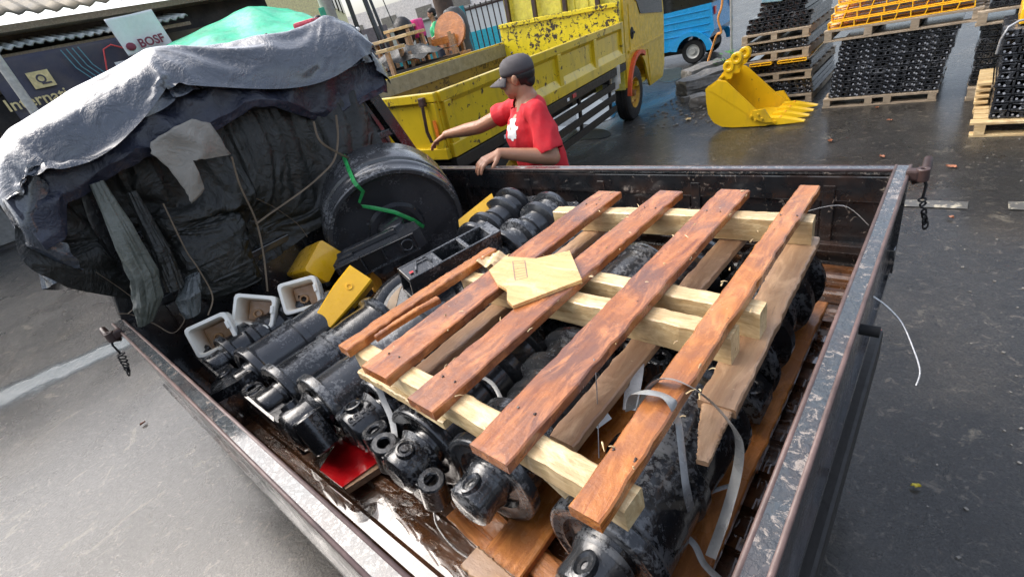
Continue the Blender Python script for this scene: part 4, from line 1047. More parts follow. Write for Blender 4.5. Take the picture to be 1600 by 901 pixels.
o = tb(sim, 'top_sheet', M['tarp'])
sd_ = o.modifiers.new('s', 'SUBSURF'); sd_.levels = 1; sd_.render_levels = 1
fm2 = MB(); fm2.add(simv, simf, None, True)
def start2(u, v):
    x = -2.72 + .62 * v + .03 * sin(u * 9 + 1); y = .12 + 1.33 * u
    return (x, y, 2.07 + .03 * mnoise.noise(Vector((x * 3, y * 3, 9))))
sim2 = drape(start2, 100, 46, [fm2], 22, -.24, bend=.15)
o = tb(sim2, 'folded_flap', M['tarp']); sd_ = o.modifiers.new('s', 'SUBSURF'); sd_.levels = 1; sd_.render_levels = 1
b = MB(); b.grid(lambda u, v: upper(.145 + .78 * u, .76 + .24 * v, .045, .07 + .02 * sin(u * 11)), 150, 34); tb(b, 'under_fold', tarp_mat('navy_tarpaulin_fold', (.022, .026, .045), .36, 12, .5), thick=.004)

# dark canvas hanging inside the bed end
BOT = [(.02, 1.30), (.1, 1.16), (.16, 1.02), (.24, .93), (.45, .93), (.62, .92), (.8, .98), (.95, 1.08), (1.1, 1.12), (1.55, 1.12)]
ti = empty('hanging_canvas', (-2.2, .8, 1.4), (0, 0, 0), 'dark dirty canvas hanging in folds at the cab end of the bed', 'canvas')
def tb2(mb, name, mat, thick=0.0):
    o = mb.build(name, mat, ti); o.data.transform(Matrix.Translation((2.2, -.8, -1.4)))
    if thick: m_ = o.modifiers.new('t', 'SOLIDIFY'); m_.thickness = thick; m_.offset = 0
    return o
def canvas0(u, v):
    y = .03 + 1.40 * u; zb = interp(BOT, y); zt_ = interp(LIPZ, y) + .05
    return (-2.235 + .05 * sin(13 * y + 2 * v) * v + .02 * mnoise.noise(Vector((y * 3, v * 3, 2))), y - .05 * sin(pi * v) * max(0, 1 - u * 5), zt_ + (zb - .0 - zt_) * v * .88)
wallf = MB(); wallf.box((-2.36, .8, 1.25), (.1, 1.5, .9)); wallf.cyl((-2.27, .05, 1.36), (-2.27, 1.55, 1.36), .035); wallf.ell((-2.24, .55, 1.15), (.06, .25, .16), 16); wallf.ell((-2.24, .28, 1.3), (.07, .08, .3), 16)
csim = drape(canvas0, 110, 76, [wallf], 26, -.16, pins=lambda c: 1.0 if c.z > interp(LIPZ, c.y) + .042 or (c.y < .045 and c.z > 1.38) or (c.y > 1.415) else 0, bend=.3)
o = tb2(csim, 'main_sheet', M['tarp_dark']); sd_ = o.modifiers.new('s', 'SUBSURF'); sd_.levels = 1; sd_.render_levels = 1
def foldtube(name, pts, rr, seed, mat, flat=1.0):
    P = [Vector(p) for p in pts]
    def fn(u, v):
        f = v * (len(P) - 1); i = min(int(f), len(P) - 2); t_ = f - i
        c = P[i].lerp(P[i + 1], t_); r0 = rr[i] + (rr[i + 1] - rr[i]) * t_
        th = u * 2 * pi
        r0 *= 1 + .22 * (ridged((cos(th) * 2, sin(th) * 2, v * 1.5), 1.5, seed) - .5)
        return c + Vector((cos(th) * r0 * flat, sin(th) * r0, 0))
    b = MB(); b.grid(fn, 40, 60); return tb2(b, name, mat)
foldtube('hanging_fold', [ax_(150, 285, -2.16), ax_(190, 360, -2.13), ax_(225, 430, -2.12), ax_(232, 470, -2.13), ax_(228, 505, -2.15)], [.02, .035, .045, .05, .028], 2, tarp_mat('grey_green_canvas', (.11, .12, .1), .45, 12, .5), .7)
foldtube('hanging_fold', [ax_(205, 300, -2.17), ax_(250, 390, -2.15), ax_(275, 450, -2.14)], [.015, .03, .03], 5, M['tarp_dark'])
foldtube('hanging_fold', [ax_(300, 430, -2.16), ax_(295, 460, -2.13), ax_(300, 492, -2.13)], [.025, .045, .03], 9, tarp_mat('plastic_wrap_canvas', (.09, .1, .1), .25, 12, .5))
# pale torn cloth
pp = [ax_(x, y, -2.11) for x, y in ((236, 222), (262, 205), (300, 186), (330, 192), (362, 241), (335, 240), (312, 231), (297, 250), (305, 270), (318, 296), (308, 308), (298, 318), (288, 296), (262, 262), (236, 240))]
def torn(P, seed, mat, name, label):
    c = sum(P, Vector()) / len(P); n = len(P); N = 12; b = MB(); vs = [tuple(c + Vector((.02, 0, 0)))]; fs = []
    m_ = n * 4
    bd = []
    for i in range(n):
        for k in range(4): bd.append(P[i].lerp(P[(i + 1) % n], k / 4) + Vector((0, .006 * mnoise.noise(Vector((i * 3.1, k * 1.7, seed))), .006 * mnoise.noise(Vector((i, k * 2.7, seed + 4))))))
    for r_ in range(1, N + 1):
        for q in bd:
            p = c.lerp(q, r_ / N); p = p + Vector((.03 * (ridged((p.y, p.z, 0), 5, seed) - .5) + .02 * (1 - r_ / N), 0, 0)); vs.append(tuple(p))
    for k in range(m_): fs.append((0, 1 + k, 1 + (k + 1) % m_))
    for r_ in range(N - 1):
        for k in range(m_): a = 1 + r_ * m_; fs.append((a + k, a + m_ + k, a + m_ + (k + 1) % m_, a + (k + 1) % m_))
    b.add(vs, fs, None, True); o = b.build(name, mat); m2_ = o.modifiers.new('t', 'SOLIDIFY'); m2_.thickness = .003
    return tag(o, label, 'cloth')
torn(pp, 3, M['tarp_pale'], 'torn_cloth', 'pale torn piece of cloth dangling from under the tarpaulin lip')
GR = 'old ropes hanging from the tarpaulin'
for pts, lab, rr in (([ax_(150, 425, -2.2), ax_(190, 452, -2.2), ax_(213, 473, -2.18), ax_(200, 490, -2.2)], 'short rope at the near lower corner of the canvas above the latch', .004),
                 ([ax_(185, 490, -2.22), ax_(205, 491, -2.2), ax_(240, 505, -2.15), ax_(270, 520, -2.12), ax_(288, 500, -2.12), ax_(280, 490, -2.12)], 'curled pale rope end beside the nearest white tooth cap', .0035),
                 ([ax_(255, 318, -2.1), ax_(290, 390, -2.09), ax_(310, 420, -2.08), ax_(332, 462, -2.08), ax_(325, 492, -2.08)], 'straight thin rope running down the middle of the canvas', .003),
                 ([ax_(362, 245, -2.1), ax_(375, 290, -2.1), ax_(400, 345, -2.1), ax_(412, 400, -2.1), ax_(418, 455, -2.1)], 'reddish rope hanging below the pale torn cloth', .004),
                 ([ax_(525, 180, -2.12), ax_(528, 215, -2.1), ax_(522, 250, -2.08), ax_(500, 275, -2.1), ax_(470, 300, -2.1), ax_(420, 335, -2.12), ax_(400, 350, -2.12)], 'thick brown rope sweeping down left of the idler wheel', .006),
                 ([ax_(490, 190, -2.13), ax_(500, 220, -2.1), ax_(530, 240, -2.08), ax_(548, 248, -2.1)], 'rope crossing the thick brown rope near the idler top', .005),
                 ([ax_(400, 310, -2.12), ax_(430, 325, -2.12), ax_(465, 350, -2.12), ax_(480, 370, -2.12)], 'dark rope slanting down towards the blunt yellow tooth', .004)):
    ribbon('hanging_rope', pts, rr * 2, M['rope'], lab, 'rope', GR)
# ------------------------------------------------------------------ people
def capsule(mb, p0, p1, r0, r1, n=14, sq=(1, 1)):
    p0 = Vector(p0); p1 = Vector(p1); d = p1 - p0; L = max(d.length, 1e-4)
    T = Matrix.Translation(p0) @ d.to_track_quat('Z', 'Y').to_matrix().to_4x4() @ Matrix.Diagonal((sq[0], sq[1], 1, 1))
    pr = [(0.0005, -r0)] + [(r0 * sin(a), -r0 * cos(a)) for a in (.35, .7, 1.1, 1.57)] + [(r1 * cos(a), L + r1 * sin(a)) for a in (0, .45, .85, 1.2)] + [(0.0005, L + r1)]
    mb.lathe(pr, n, T, True)
def fuse(mb, name, mat, parent, voxel=.006, smooth=4):
    o = mb.build(name, mat, None)
    r_ = o.modifiers.new('r', 'REMESH'); r_.mode = 'VOXEL'; r_.voxel_size = voxel; r_.use_smooth_shade = True
    s_ = o.modifiers.new('s', 'SMOOTH'); s_.factor = .5; s_.iterations = smooth
    me = bpy.data.meshes.new_from_object(o.evaluated_get(bpy.context.evaluated_depsgraph_get()))
    o.modifiers.clear(); old = o.data; o.data = me; bpy.data.meshes.remove(old)
    me.polygons.foreach_set('use_smooth', [True] * len(me.polygons)); me.name = name
    if not me.materials: me.materials.append(mat)
    if parent is not None: o.parent = parent
    return o
def hand(mb, wrist, fdir, palm_n, curl=.3, size=1.0, thumb=1, spread=.1):
    """five fingers: fdir points along the fingers, palm_n away from the palm side (back of the hand)"""
    f = Vector(fdir).normalized(); n = Vector(palm_n); n = (n - f * n.dot(f)).normalized(); s = f.cross(n) * thumb
    W = Vector(wrist); L = .085 * size
    for k in range(4):
        off = (k - 1.5) * .019 * size
        capsule(mb, W + s * off * .5 + f * .012, W + s * off + f * L, .0165 * size, .012 * size)
    for k, ln in enumerate((.066, .076, .072, .056)):   # index..little: index on the thumb side (+s)
        off = (1.5 - k) * .0195 * size; ln *= size
        p = W + s * off + f * L; dr = (f + s * (1.5 - k) * spread).normalized(); a = 0
        r0 = (.0098, .0102, .0098, .0088)[k] * size
        for seg, fr_ in ((.45, 1.0), (.32, 1.1), (.23, .9)):
            a += curl * fr_
            dd = (dr * cos(a) - n * sin(a)).normalized(); q = p + dd * ln * seg
            capsule(mb, p, q, r0, r0 * .92, 10); p = q; r0 *= .92
    p = W + s * .022 * size + f * .02
    q = p + (s * .8 + f * .75 - n * .25).normalized() * .04 * size; capsule(mb, p, q, .0145 * size, .0115 * size)
    q2 = q + (s * .25 + f * .9 - n * .45).normalized() * .034 * size; capsule(mb, q, q2, .011 * size, .0095 * size)

def head_mb(mb, c, fwd, up, s=1.0):
    """skull, jaw, nose, brow, lips, ears around centre c"""
    f = Vector(fwd).normalized(); u = Vector(up); u = (u - f * u.dot(f)).normalized(); l = u.cross(f)
    T = Matrix(((f.x, l.x, u.x, c[0]), (f.y, l.y, u.y, c[1]), (f.z, l.z, u.z, c[2]), (0, 0, 0, 1))) @ Matrix.Scale(s, 4)
    E_ = lambda cc, rr: mb.ell(cc, rr, 18, T)
    E_((-.012, 0, .03), (.096, .076, .088)); E_((.022, 0, -.035), (.062, .06, .07)); E_((.055, 0, -.082), (.028, .034, .026))
    E_((.045, .034, -.045), (.035, .024, .04)); E_((.045, -.034, -.045), (.035, .024, .04))
    E_((.077, 0, .018), (.016, .05, .012))                      # brow
    E_((.088, 0, -.012), (.012, .009, .024)); E_((.101, 0, -.03), (.014, .013, .01)); E_((.09, .011, -.034), (.01, .008, .008)); E_((.09, -.011, -.034), (.01, .008, .008))
    E_((.082, 0, -.054), (.013, .022, .007)); E_((.081, 0, -.066), (.012, .019, .007))   # lips
    for sg in (-1, 1):
        E_((-.008, sg * .077, -.004), (.018, .007, .03)); E_((-.012, sg * .083, .006), (.014, .006, .02)); E_((.06, sg * .038, -.02), (.024, .02, .018))
    return T

def blotch(cloth, centre, nrm, w_, h_, seed, parent, name='print'):
    """thin print lying on the cloth surface"""
    bvh = BVHTree.FromObject(cloth, bpy.context.evaluated_depsgraph_get()) if False else None
    me = cloth.data; vs = [v.co.copy() for v in me.vertices]; bvh = BVHTree.FromPolygons(vs, [list(p.vertices) for p in me.polygons])
    n = Vector(nrm).normalized(); u = Vector((0, 0, 1)); u = (u - n * u.dot(n)).normalized(); s = u.cross(n); b = MB(); G = 26
    ok = {}; pts = {}
    for i in range(G + 1):
        for j in range(G + 1):
            a, c = (i / G - .5) * 2, (j / G - .5) * 2
            rr = math.hypot(a, c); th = math.atan2(c, a)
            lim = .72 + .22 * mnoise.noise(Vector((cos(th) * 2.4 + seed, sin(th) * 2.4, 0))) + .06 * sin(7 * th)
            p = Vector(centre) + s * a * w_ / 2 + u * c * h_ / 2
            hit = bvh.ray_cast(p + n * .25, -n, .6)
            if hit[0] is not None: pts[i, j] = hit[0] + n * .0022
            ok[i, j] = rr < lim and hit[0] is not None
    idx = {}
    for k_, p in pts.items(): idx[k_] = len(b.v); b.v.append(tuple(p))
    for i in range(G):
        for j in range(G):
            q = [(i, j), (i + 1, j), (i + 1, j + 1), (i, j + 1)]
            if all(ok.get(k_) for k_ in q): b.f.append(tuple(idx[k_] for k_ in q)); b.sm.append(True)
    return b.build(name, M['print'], parent)

man = empty('person', (-1.86, 2.12, 0), (0, 0, 0), 'man in red t-shirt and charcoal cap leaning on the far drop side of the bed', 'person')
MO = Matrix.Translation(-Vector(man.location))
HC = Vector((-1.83, 2.14, 1.445)); FW = Vector((-.86, -.36, -.06)); UP = Vector((-.2, -.1, 1))
neck = Vector((-1.80, 2.155, 1.33)); chest = Vector((-1.815, 2.13, 1.17)); pel = Vector((-1.80, 2.2, .84))
sL = Vector((-1.685, 2.06, 1.275)); eL = Vector((-1.60, 2.02, 1.04)); wL = Vector((-1.765, 1.80, 1.145))     # near arm, hand on the rim
sR = Vector((-1.955, 2.27, 1.275)); eR = Vector((-2.26, 2.19, 1.185)); wR = Vector((-2.54, 2.14, 1.165))    # far arm, reaching
kL, kR = Vector((-1.72, 2.12, .46)), Vector((-1.90, 2.3, .46)); fL, fR = Vector((-1.70, 2.2, .08)), Vector((-1.90, 2.36, .08))
b = MB()
Th = head_mb(b, HC, FW, UP, .96)
capsule(b, neck + Vector((.0, .0, -.06)), HC + Vector((.02, .01, -.05)), .056, .052)
for s_, e_, w_ in ((sL, eL, wL), (sR, eR, wR)):
    capsule(b, s_, e_, .052, .042); capsule(b, e_, e_.lerp(w_, .35), .042, .042); capsule(b, e_.lerp(w_, .35), w_, .042, .027, sq=(1, 1))
capsule(b, chest, neck, .1, .06); capsule(b, pel, chest, .12, .12)
capsule(b, neck + Vector((0, 0, -.05)), sL, .05, .05); capsule(b, neck + Vector((0, 0, -.05)), sR, .05, .05)
capsule(b, pel, kL, .085, .055); capsule(b, kL, fL, .052, .036); capsule(b, pel, kR, .085, .055); capsule(b, kR, fR, .052, .036)
hand(b, wL, (-.42, -.86, -.12), (.1, -.1, 1), .34, 1.05, -1, .12)
hand(b, wR, (-.9, -.18, -.32), (0, -.15, 1), .24, 1.08, 1, .2)
body = fuse(b, 'body', M['skin'], man, .0055, 2); body.data.transform(MO)
# shirt
b = MB()
capsule(b, Vector((-1.80, 2.19, .88)), Vector((-1.81, 2.14, 1.15)), .148, .15, 20, (1.05, .9))
capsule(b, Vector((-1.81, 2.14, 1.15)), Vector((-1.815, 2.16, 1.25)), .148, .105, 20, (1.08, .9))
capsule(b, neck + Vector((.0, .0, -.065)), sL + Vector((.0, 0, -.005)), .072, .062, 16); capsule(b, neck + Vector((0, 0, -.065)), sR, .072, .062, 16)
capsule(b, sL, sL.lerp(eL, .8), .062, .08, 16); capsule(b, sR, sR.lerp(eR, .5), .062, .068, 16)
sh = fuse(b, 'shirt', M['shirt'], man, .008, 6)
# cut the cuffs, hem and neckline cleanly
me = sh.data; bm = bmesh.new(); bm.from_mesh(me)
def cut(co, no):
    r_ = bmesh.ops.bisect_plane(bm, geom=bm.verts[:] + bm.edges[:] + bm.faces[:], plane_co=co, plane_no=no, clear_outer=False)
def near_cut(co, no, rad):
    co = Vector(co); no = Vector(no).normalized()
    geom = [f for f in bm.faces if (f.calc_center_median() - co).length < rad]
    gs = set(); [gs.add(v) for f in geom for v in f.verts]; ge = set(e for f in geom for e in f.edges)
    bmesh.ops.bisect_plane(bm, geom=list(gs) + list(ge) + geom, plane_co=co, plane_no=no)
    dl = [f for f in bm.faces if (f.calc_center_median() - co).length < rad and (f.calc_center_median() - co).dot(no) > 1e-5]
    bmesh.ops.delete(bm, geom=dl, context='FACES')
near_cut(sL.lerp(eL, .86), (eL - sL), .14); near_cut(sR.lerp(eR, .55), (eR - sR), .13)
near_cut((-1.80, 2.19, .86), (0, 0, -1), .4); near_cut(neck + Vector((-.01, -.01, -.012)), (-.25, -.12, 1), .14)
# soft wrinkles
for v in bm.verts:
    p = v.co; d = .006 * (ridged((p.x * 1.2, p.y, p.z * .7), 9, 3) - .5) + .009 * mnoise.noise(p * 7)
    v.co = p + v.normal * d
bm.to_mesh(me); bm.free(); sh.data.transform(MO)
m_ = sh.modifiers.new('t', 'SOLIDIFY'); m_.thickness = .003
blotch(sh, chest - Vector(man.location) + Vector((-.03, -.12, .03)), (-.18, -.95, .15), .12, .17, 3, sh, 'white_print')
b = MB(); capsule(b, pel, pel + Vector((0, 0, .06)), .15, .14, 18, (1.05, .9)); 
for k_, f_ in ((kL, fL), (kR, fR)): capsule(b, pel + (k_ - pel) * .1, k_, .105, .085); capsule(b, k_, f_, .085, .08)
o = fuse(b, 'trousers', M['pants'], man, .01, 4); o.data.transform(MO)
b = MB()
for f_ in (fL, fR): capsule(b, f_ + Vector((0, .03, -.03)), f_ + Vector((-.12, -.06, -.035)), .045, .035)
o = fuse(b, 'sandals', M['tyre'], man, .008, 3); o.data.transform(MO)
# hair at the nape and sides
b = MB()
b.ell((-.026, 0, .012), (.084, .079, .07), 20, Th); b.ell((-.066, 0, -.025), (.036, .052, .045), 14, Th)
hr = fuse(b, 'hair', M['hair'], man, .005, 2)
me = hr.data; bm = bmesh.new(); bm.from_mesh(me); Ti = Th.inverted()
dl = [f for f in bm.faces if (lambda q: q.x > .03 - .6 * max(0, -q.z) or (q.z < .0 and q.x > -.03))(Ti @ f.calc_center_median())]
bmesh.ops.delete(bm, geom=dl, context='FACES'); bm.to_mesh(me); bm.free(); hr.data.transform(MO)
# cap with a brim
b = MB(); N = 30
prof = [(.098, .022), (.0995, .045), (.097, .07), (.086, .095), (.062, .115), (.03, .124), (.0005, .126)]
b.lathe(prof, N, Th @ Matrix.Translation((-.012, 0, .0)) @ Matrix.Diagonal((1.0, .83, .93, 1)))
cp = b.build('cap', M['cap'], man); m_ = cp.modifiers.new('t', 'SOLIDIFY'); m_.thickness = .003; cp.data.transform(MO)
def brim(u, v):
    a = (u - .5) * 2.1; r0 = .09; r1 = .182 - .045 * abs(a) ** 2
    r_ = r0 + (r1 - r0) * v; x = r_ * cos(a) - .012 if v > 0 else .1 * cos(a) - .012; y = .83 * (r0 + (r1 - r0) * v * .35) * sin(a)
    return Th @ Vector((x, y, .03 - .035 * v - .02 * (abs(a)) ** 2 * v))
b = MB(); b.grid(brim, 24, 8); bo = b.build('brim', M['cap'], cp); m_ = bo.modifiers.new('t', 'SOLIDIFY'); m_.thickness = .004; bo.data.transform(MO)
b = MB(); b.ell((0, 0, 0), (.007, .007, .004), 8, Th @ Matrix.Translation((-.012, 0, .128))); bo = b.build('cap_button', M['cap'], cp); bo.data.transform(MO)
b = MB(); b.box((.085, -.018, .062), (.003, .03, .016), (0, -.35, -.2), Th, .001); b.box((.088, -.0, .04), (.003, .022, .005), (0, -.2, 0), Th); bo = b.build('badge', plain('grey_pink_badge', (.4, .3, .3), .5), cp); bo.data.transform(MO)
# eyes
b = MB()
for sg in (-1, 1): b.ell((.079, sg * .03, -.006), (.009, .013, .006), 10, Th)
bo = b.build('eyes', plain('dark_eye', (.03, .015, .01), .1), man); bo.data.transform(MO)
b = MB()
for sg in (-1, 1): b.ell((.086, sg * .03, .017), (.006, .02, .004), 10, Th)
bo = b.build('eyebrows', M['hair'], man); bo.data.transform(MO)
# ------------------------------------------------------------------ yellow tipper truck
h_ = Vector((-.63, 3.77, 0)).normalized()
tr = empty('tipper_truck', (-2.8, 2.3, .075), label='yellow tipper truck with flaking paint parked behind the man', cat='truck')
hx = (h_ + Vector((0, 0, -.0225))).normalized(); zz_ = Vector((0, 0, 1)); ly = Vector((-h_.y, h_.x, .05)).normalized()
zz_ = hx.cross(ly).normalized(); ly = zz_.cross(hx)
tr.rotation_euler = Matrix(((hx.x, ly.x, zz_.x), (hx.y, ly.y, zz_.y), (hx.z, ly.z, zz_.z))).to_euler()
BL, BW, BB, BT = 3.86, 1.78, .87, 1.335
def trb(mb, name, mat, par=None): return mb.build(name, mat, par or tr)
def tside(y, sgn):
    """sgn -1: right side (outer face towards -y)"""
    b = MB(); H = BT - BB; ym = y + sgn * -.012
    b.box((BL / 2, ym, BB + H / 2), (BL, .012, H))
    o = sgn * .018
    b.box((BL / 2, ym + o, BT - .035), (BL, .035, .07), b=.006); b.box((BL / 2, ym + o, BB + .05), (BL, .05, .1), b=.006)
    for x in (.06, .98, 1.93, 2.88, BL - .05): b.box((x, ym + o, BB + H / 2), (.085, .04, H - .14), b=.006)
    # sloped sill inside each recess
    for x0, x1 in ((.1, .94), (1.02, 1.89), (1.97, 2.84), (2.92, BL - .09)):
        vs = [(x0, ym + sgn * .007, BB + .17), (x1, ym + sgn * .007, BB + .17), (x1, ym + sgn * .036, BB + .1), (x0, ym + sgn * .036, BB + .1)]
        b.add(vs, [(0, 1, 2, 3)])
        vs = [(x0, ym + sgn * .036, BT - .069), (x1, ym + sgn * .036, BT - .069), (x1, ym + sgn * .007, BT - .1), (x0, ym + sgn * .007, BT - .1)]
        b.add(vs, [(0, 1, 2, 3)])
    return trb(b, 'side_panel', M['yellow'])
sp1 = tside(0, -1); sp2 = tside(BW, 1)
b = MB(); b.box((BL / 2, BW - .035, BT - .1), (BL - .02, .03, .16)); trb(b, 'inner_rail', plain('grey_worn_steel', (.26, .25, .2), .35), sp2)
b = MB(); b.box((BL / 2, BW - .022, BB + .18), (BL - .02, .012, .34)); trb(b, 'inner_lining', chipped('rusty_yellow_lining', (.22, .15, .03), (.05, .03, .02), .8, .6, 6), sp2)
b = MB(); b.box((BL / 2, BW / 2, BB + .02), (BL, BW - .03, .04)); trb(b, 'bed_floor', M['brown_rust'])
b = MB(); b.box((-.012, BW / 2, (BB + BT) / 2), (.014, BW, BT - BB)); b.box((-.03, BW / 2, BT - .03), (.04, BW, .06), b=.006); b.box((-.03, BW / 2, BB + .04), (.04, BW, .08), b=.006)
for y in (.05, .62, 1.16, BW - .05): b.box((-.03, y, (BB + BT) / 2), (.035, .08, BT - BB - .13), b=.005)
tg = trb(b, 'tailgate', M['yellow'])
b = MB(); b.tube([(-.06, .1, BT - .03), (-.075, .1, BT - .1), (-.07, .12, BT - .25), (-.07, .1, BT - .33)], .012, 8); b.box((-.06, .1, BT - .05), (.04, .05, .06), b=.008); trb(b, 'latch', M['brown_rust'], tg)
b = MB(); b.box((-.058, .04, BT - .24), (.006, .03, .12), b=.002); trb(b, 'reflector', plain('orange_reflector', (.8, .22, .03), .3), tg)
b = MB(); b.box((BL - .02, BW / 2, (BB + BT) / 2 + .12), (.04, BW - .03, BT - BB + .22)); b.box((BL - .035, BW / 2, BT + .2), (.07, BW - .03, .05), b=.006)
hb_ = trb(b, 'headboard', M['yellow_chip'])
for y in (.3, .75, 1.2, 1.62):
    b = MB(); b.box((BL + .02, y, BT + .5), (.05, .055, 1.0), b=.004); trb(b, 'stake', M['brown_rust'], hb_)
b = MB(); b.box((BL + .02, BW / 2, BT + 1.0), (.05, BW - .1, .06), b=.005); trb(b, 'top_rail', M['yellow_chip'], hb_)
# cab: rear wall pressed with ribs, side with window, door and arch
cab_m = M['yellow_cab']
CX0, CX1, CZ0, CZ1 = BL + .1, BL + 1.95, .42, 2.3
arch = [(CX0 + .48 + .46 * cos(t_), .37 + .5 * sin(t_)) for t_ in [pi * .95 - k * pi * .9 / 14 for k in range(15)]]
sidep = [(CX0, CZ1 - .05), (CX0, .52)] + [(x, z) for x, z in arch if z > .5] + [(CX0 + 1.05, CZ0 - .08), (CX1 - .12, CZ0 - .08), (CX1, CZ0 + .1), (CX1 + .02, 1.25), (CX1 - .28, CZ1), (CX0 + .1, CZ1)]
Mxz = lambda y: Matrix(((1, 0, 0, 0), (0, 0, 1, y), (0, 1, 0, 0), (0, 0, 0, 1)))
b = MB(); b.prism(sidep, 0, .03, Mxz(0.0)); b.prism(sidep, 0, .03, Mxz(BW - .1))
b.box(((CX0 + CX1) / 2, BW / 2 - .03, CZ1 - .02), (CX1 - CX0 - .3, BW - .14, .04), b=.01); b.box((CX1 - .1, BW / 2 - .03, .8), (.2, BW - .16, .8), b=.04)
b.box((CX0 + 1.2, BW / 2 - .03, CZ0 + .05), (1.3, BW - .16, .06))
cab_ = trb(b, 'cab', cab_m)
b = MB(); b.box((CX0 + .0, BW / 2 - .035, 1.38), (.03, BW - .13, 1.75))
for k in range(9):
    y = .12 + k * .19
    if 1.05 < y < 1.5: continue
    b.box((CX0 - .022, y, 1.5), (.02, .11, 1.2), b=.008)
trb(b, 'rear_wall', M['yellow_pale'], cab_)
b = MB(); b.box((CX0 - .02, .42, 1.92), (.01, .46, .42), b=.003); trb(b, 'rear_window', M['glass'], cab_)
b = MB(); dpoly = [(CX0 + .3, 1.3), (CX0 + .3, 1.0), (CX0 + 1.0, .55), (CX0 + 1.1, .38), (CX1 - .16, .38), (CX1 - .12, 1.25)]
b.prism([(CX0 + .18, 1.5), (CX0 + .18, .95), (CX0 + .95, .86), (CX0 + 1.05, .4), (CX1 - .16, .38), (CX1 - .08, 1.22), (CX0 + .62, 1.32), (CX0 + .5, 1.5)], -.008, .0, Mxz(0)); dr = trb(b, 'door', cab_m, cab_)
b = MB(); b.prism([(CX0 + .52, 1.5), (CX0 + .66, 1.35), (CX1 - .08, 1.26), (CX1 - .3, 2.1), (CX0 + .3, 2.1), (CX0 + .3, 1.6)], -.012, -.004, Mxz(0)); trb(b, 'window', M['glass'], dr)
b = MB(); b.ell((CX0 + .26, -.012, 1.16), (.07, .012, .075), 16); b.box((CX0 + .28, -.026, 1.16), (.1, .015, .03), b=.005); trb(b, 'handle', M['dark'], dr)
b = MB(); b.box((CX0 + .95, -.012, .95), (1.7, .012, .035), b=.004); trb(b, 'trim_strip', cab_m, dr)
b = MB()
A_ = [(CX0 + .48 + .46 * cos(t_), .37 + .5 * sin(t_)) for t_ in [pi * .97 - k * pi * .62 / 14 for k in range(15)]]
Bq = [(CX0 + .48 + .51 * cos(t_), .37 + .55 * sin(t_)) for t_ in [pi * .97 - k * pi * .62 / 14 for k in range(15)]]
b.prism(A_ + Bq[::-1], -.05, .0, Mxz(0)); trb(b, 'mudguard', M['orange'])
b = MB(); b.prism([(CX1 - .27, 1.3), (CX1 + .03, 1.28), (CX1 - .22, 2.15), (CX1 - .3, 2.15)], .06, BW - .16, Mxz(0)); trb(b, 'windscreen', M['glass'], cab_)
for y in (.2, BW - .28):
    b = MB(); b.box((CX1 + .01, y, .75), (.03, .24, .16), b=.01); trb(b, 'headlight', M['whiteb'], cab_)
# chassis, rails, guards, tank
b = MB(); b.box((2.3, .5, .62), (5.2, .09, .2)); b.box((2.3, 1.28, .62), (5.2, .09, .2))
for x in (.1, 1.2, 2.3, 3.4): b.box((x, BW / 2, .76), (.1, BW - .08, .12))
trb(b, 'chassis', M['chassis'])
b = MB(); b.box((BL / 2, .0, BB - .055), (BL, .06, .09), b=.005); b.box((BL / 2, BW - .02, BB - .055), (BL, .06, .09), b=.005); sr = trb(b, 'sill_rail', M['chassis'])
b = MB(); b.box((.75, -.034, BB - .05), (.14, .004, .03)); b.box((2.0, -.034, BB - .05), (.05, .004, .03)); trb(b, 'number_plate', M['whiteb'], sr)
b = MB(); b.box((2.16, -.034, BB - .045), (.09, .004, .04)); trb(b, 'red_sticker', M['red'], sr)
for z in (.66, .52, .38):
    b = MB(); b.box((2.35, -.0, z), (2.2, .03, .075), b=.004); trb(b, 'side_guard', M['chassis'])
b = MB()
for x in (1.4, 2.4, 3.35): b.box((x, .03, .6), (.04, .03, .45))
trb(b, 'guard_bracket', M['chassis'])
b = MB(); b.cyl((3.55, .02, .66), (3.55, .02, .88), .07, n=18); b.box((3.6, .1, .72), (.3, .12, .3), b=.01); trb(b, 'air_tank', M['rim_white'])
def twheel(x, y, par=tr):
    wm = Matrix.Translation((x, y, .37)) @ Matrix.Rotation(pi / 2, 4, 'X')
    a = MB(); a.lathe([(.2, -.09), (.32, -.1), (.36, -.085), (.372, -.06), (.365, -.055), (.365, -.045), (.372, -.04), (.372, -.01), (.364, -.006), (.364, .006), (.372, .01), (.372, .04), (.365, .045), (.365, .055), (.372, .06), (.36, .085), (.32, .1), (.2, .09)], 40, wm, close=True); wh = trb(a, 'wheel', M['tyre'], par)
    a = MB(); a.lathe([(.0, .02), (.1, .02), (.13, .05), (.18, .03), (.2, .06), (.215, .085), (.205, .095), (.19, .07), (.2, -.085), (0, -.085)], 32, wm); trb(a, 'rim', plain('yellow_rim', (.55, .32, .03), .5), wh)
    a = MB()
    for k in range(6): a.cyl((x + .14 * cos(k * pi / 3), y - .04, .37 + .14 * sin(k * pi / 3)), (x + .14 * cos(k * pi / 3), y - .065, .37 + .14 * sin(k * pi / 3)), .014, n=8)
    a.cyl((x, y - .02, .37), (x, y - .09, .37), .05, .04, n=16); trb(a, 'hub_bolts', plain('rusty_hub', (.35, .16, .05), .5), wh)
for x in (.85, CX0 + .46):
    for y in (.14, BW - .14): twheel(x, y)

# ------------------------------------------------------------------ blue three-wheeler on the road
bj = empty('three_wheeler', (-4.95, 10.9, 0), (0, 0, pi + .05), 'bright blue three-wheeled taxi with dark canopy driving past behind the truck', 'three-wheeler')
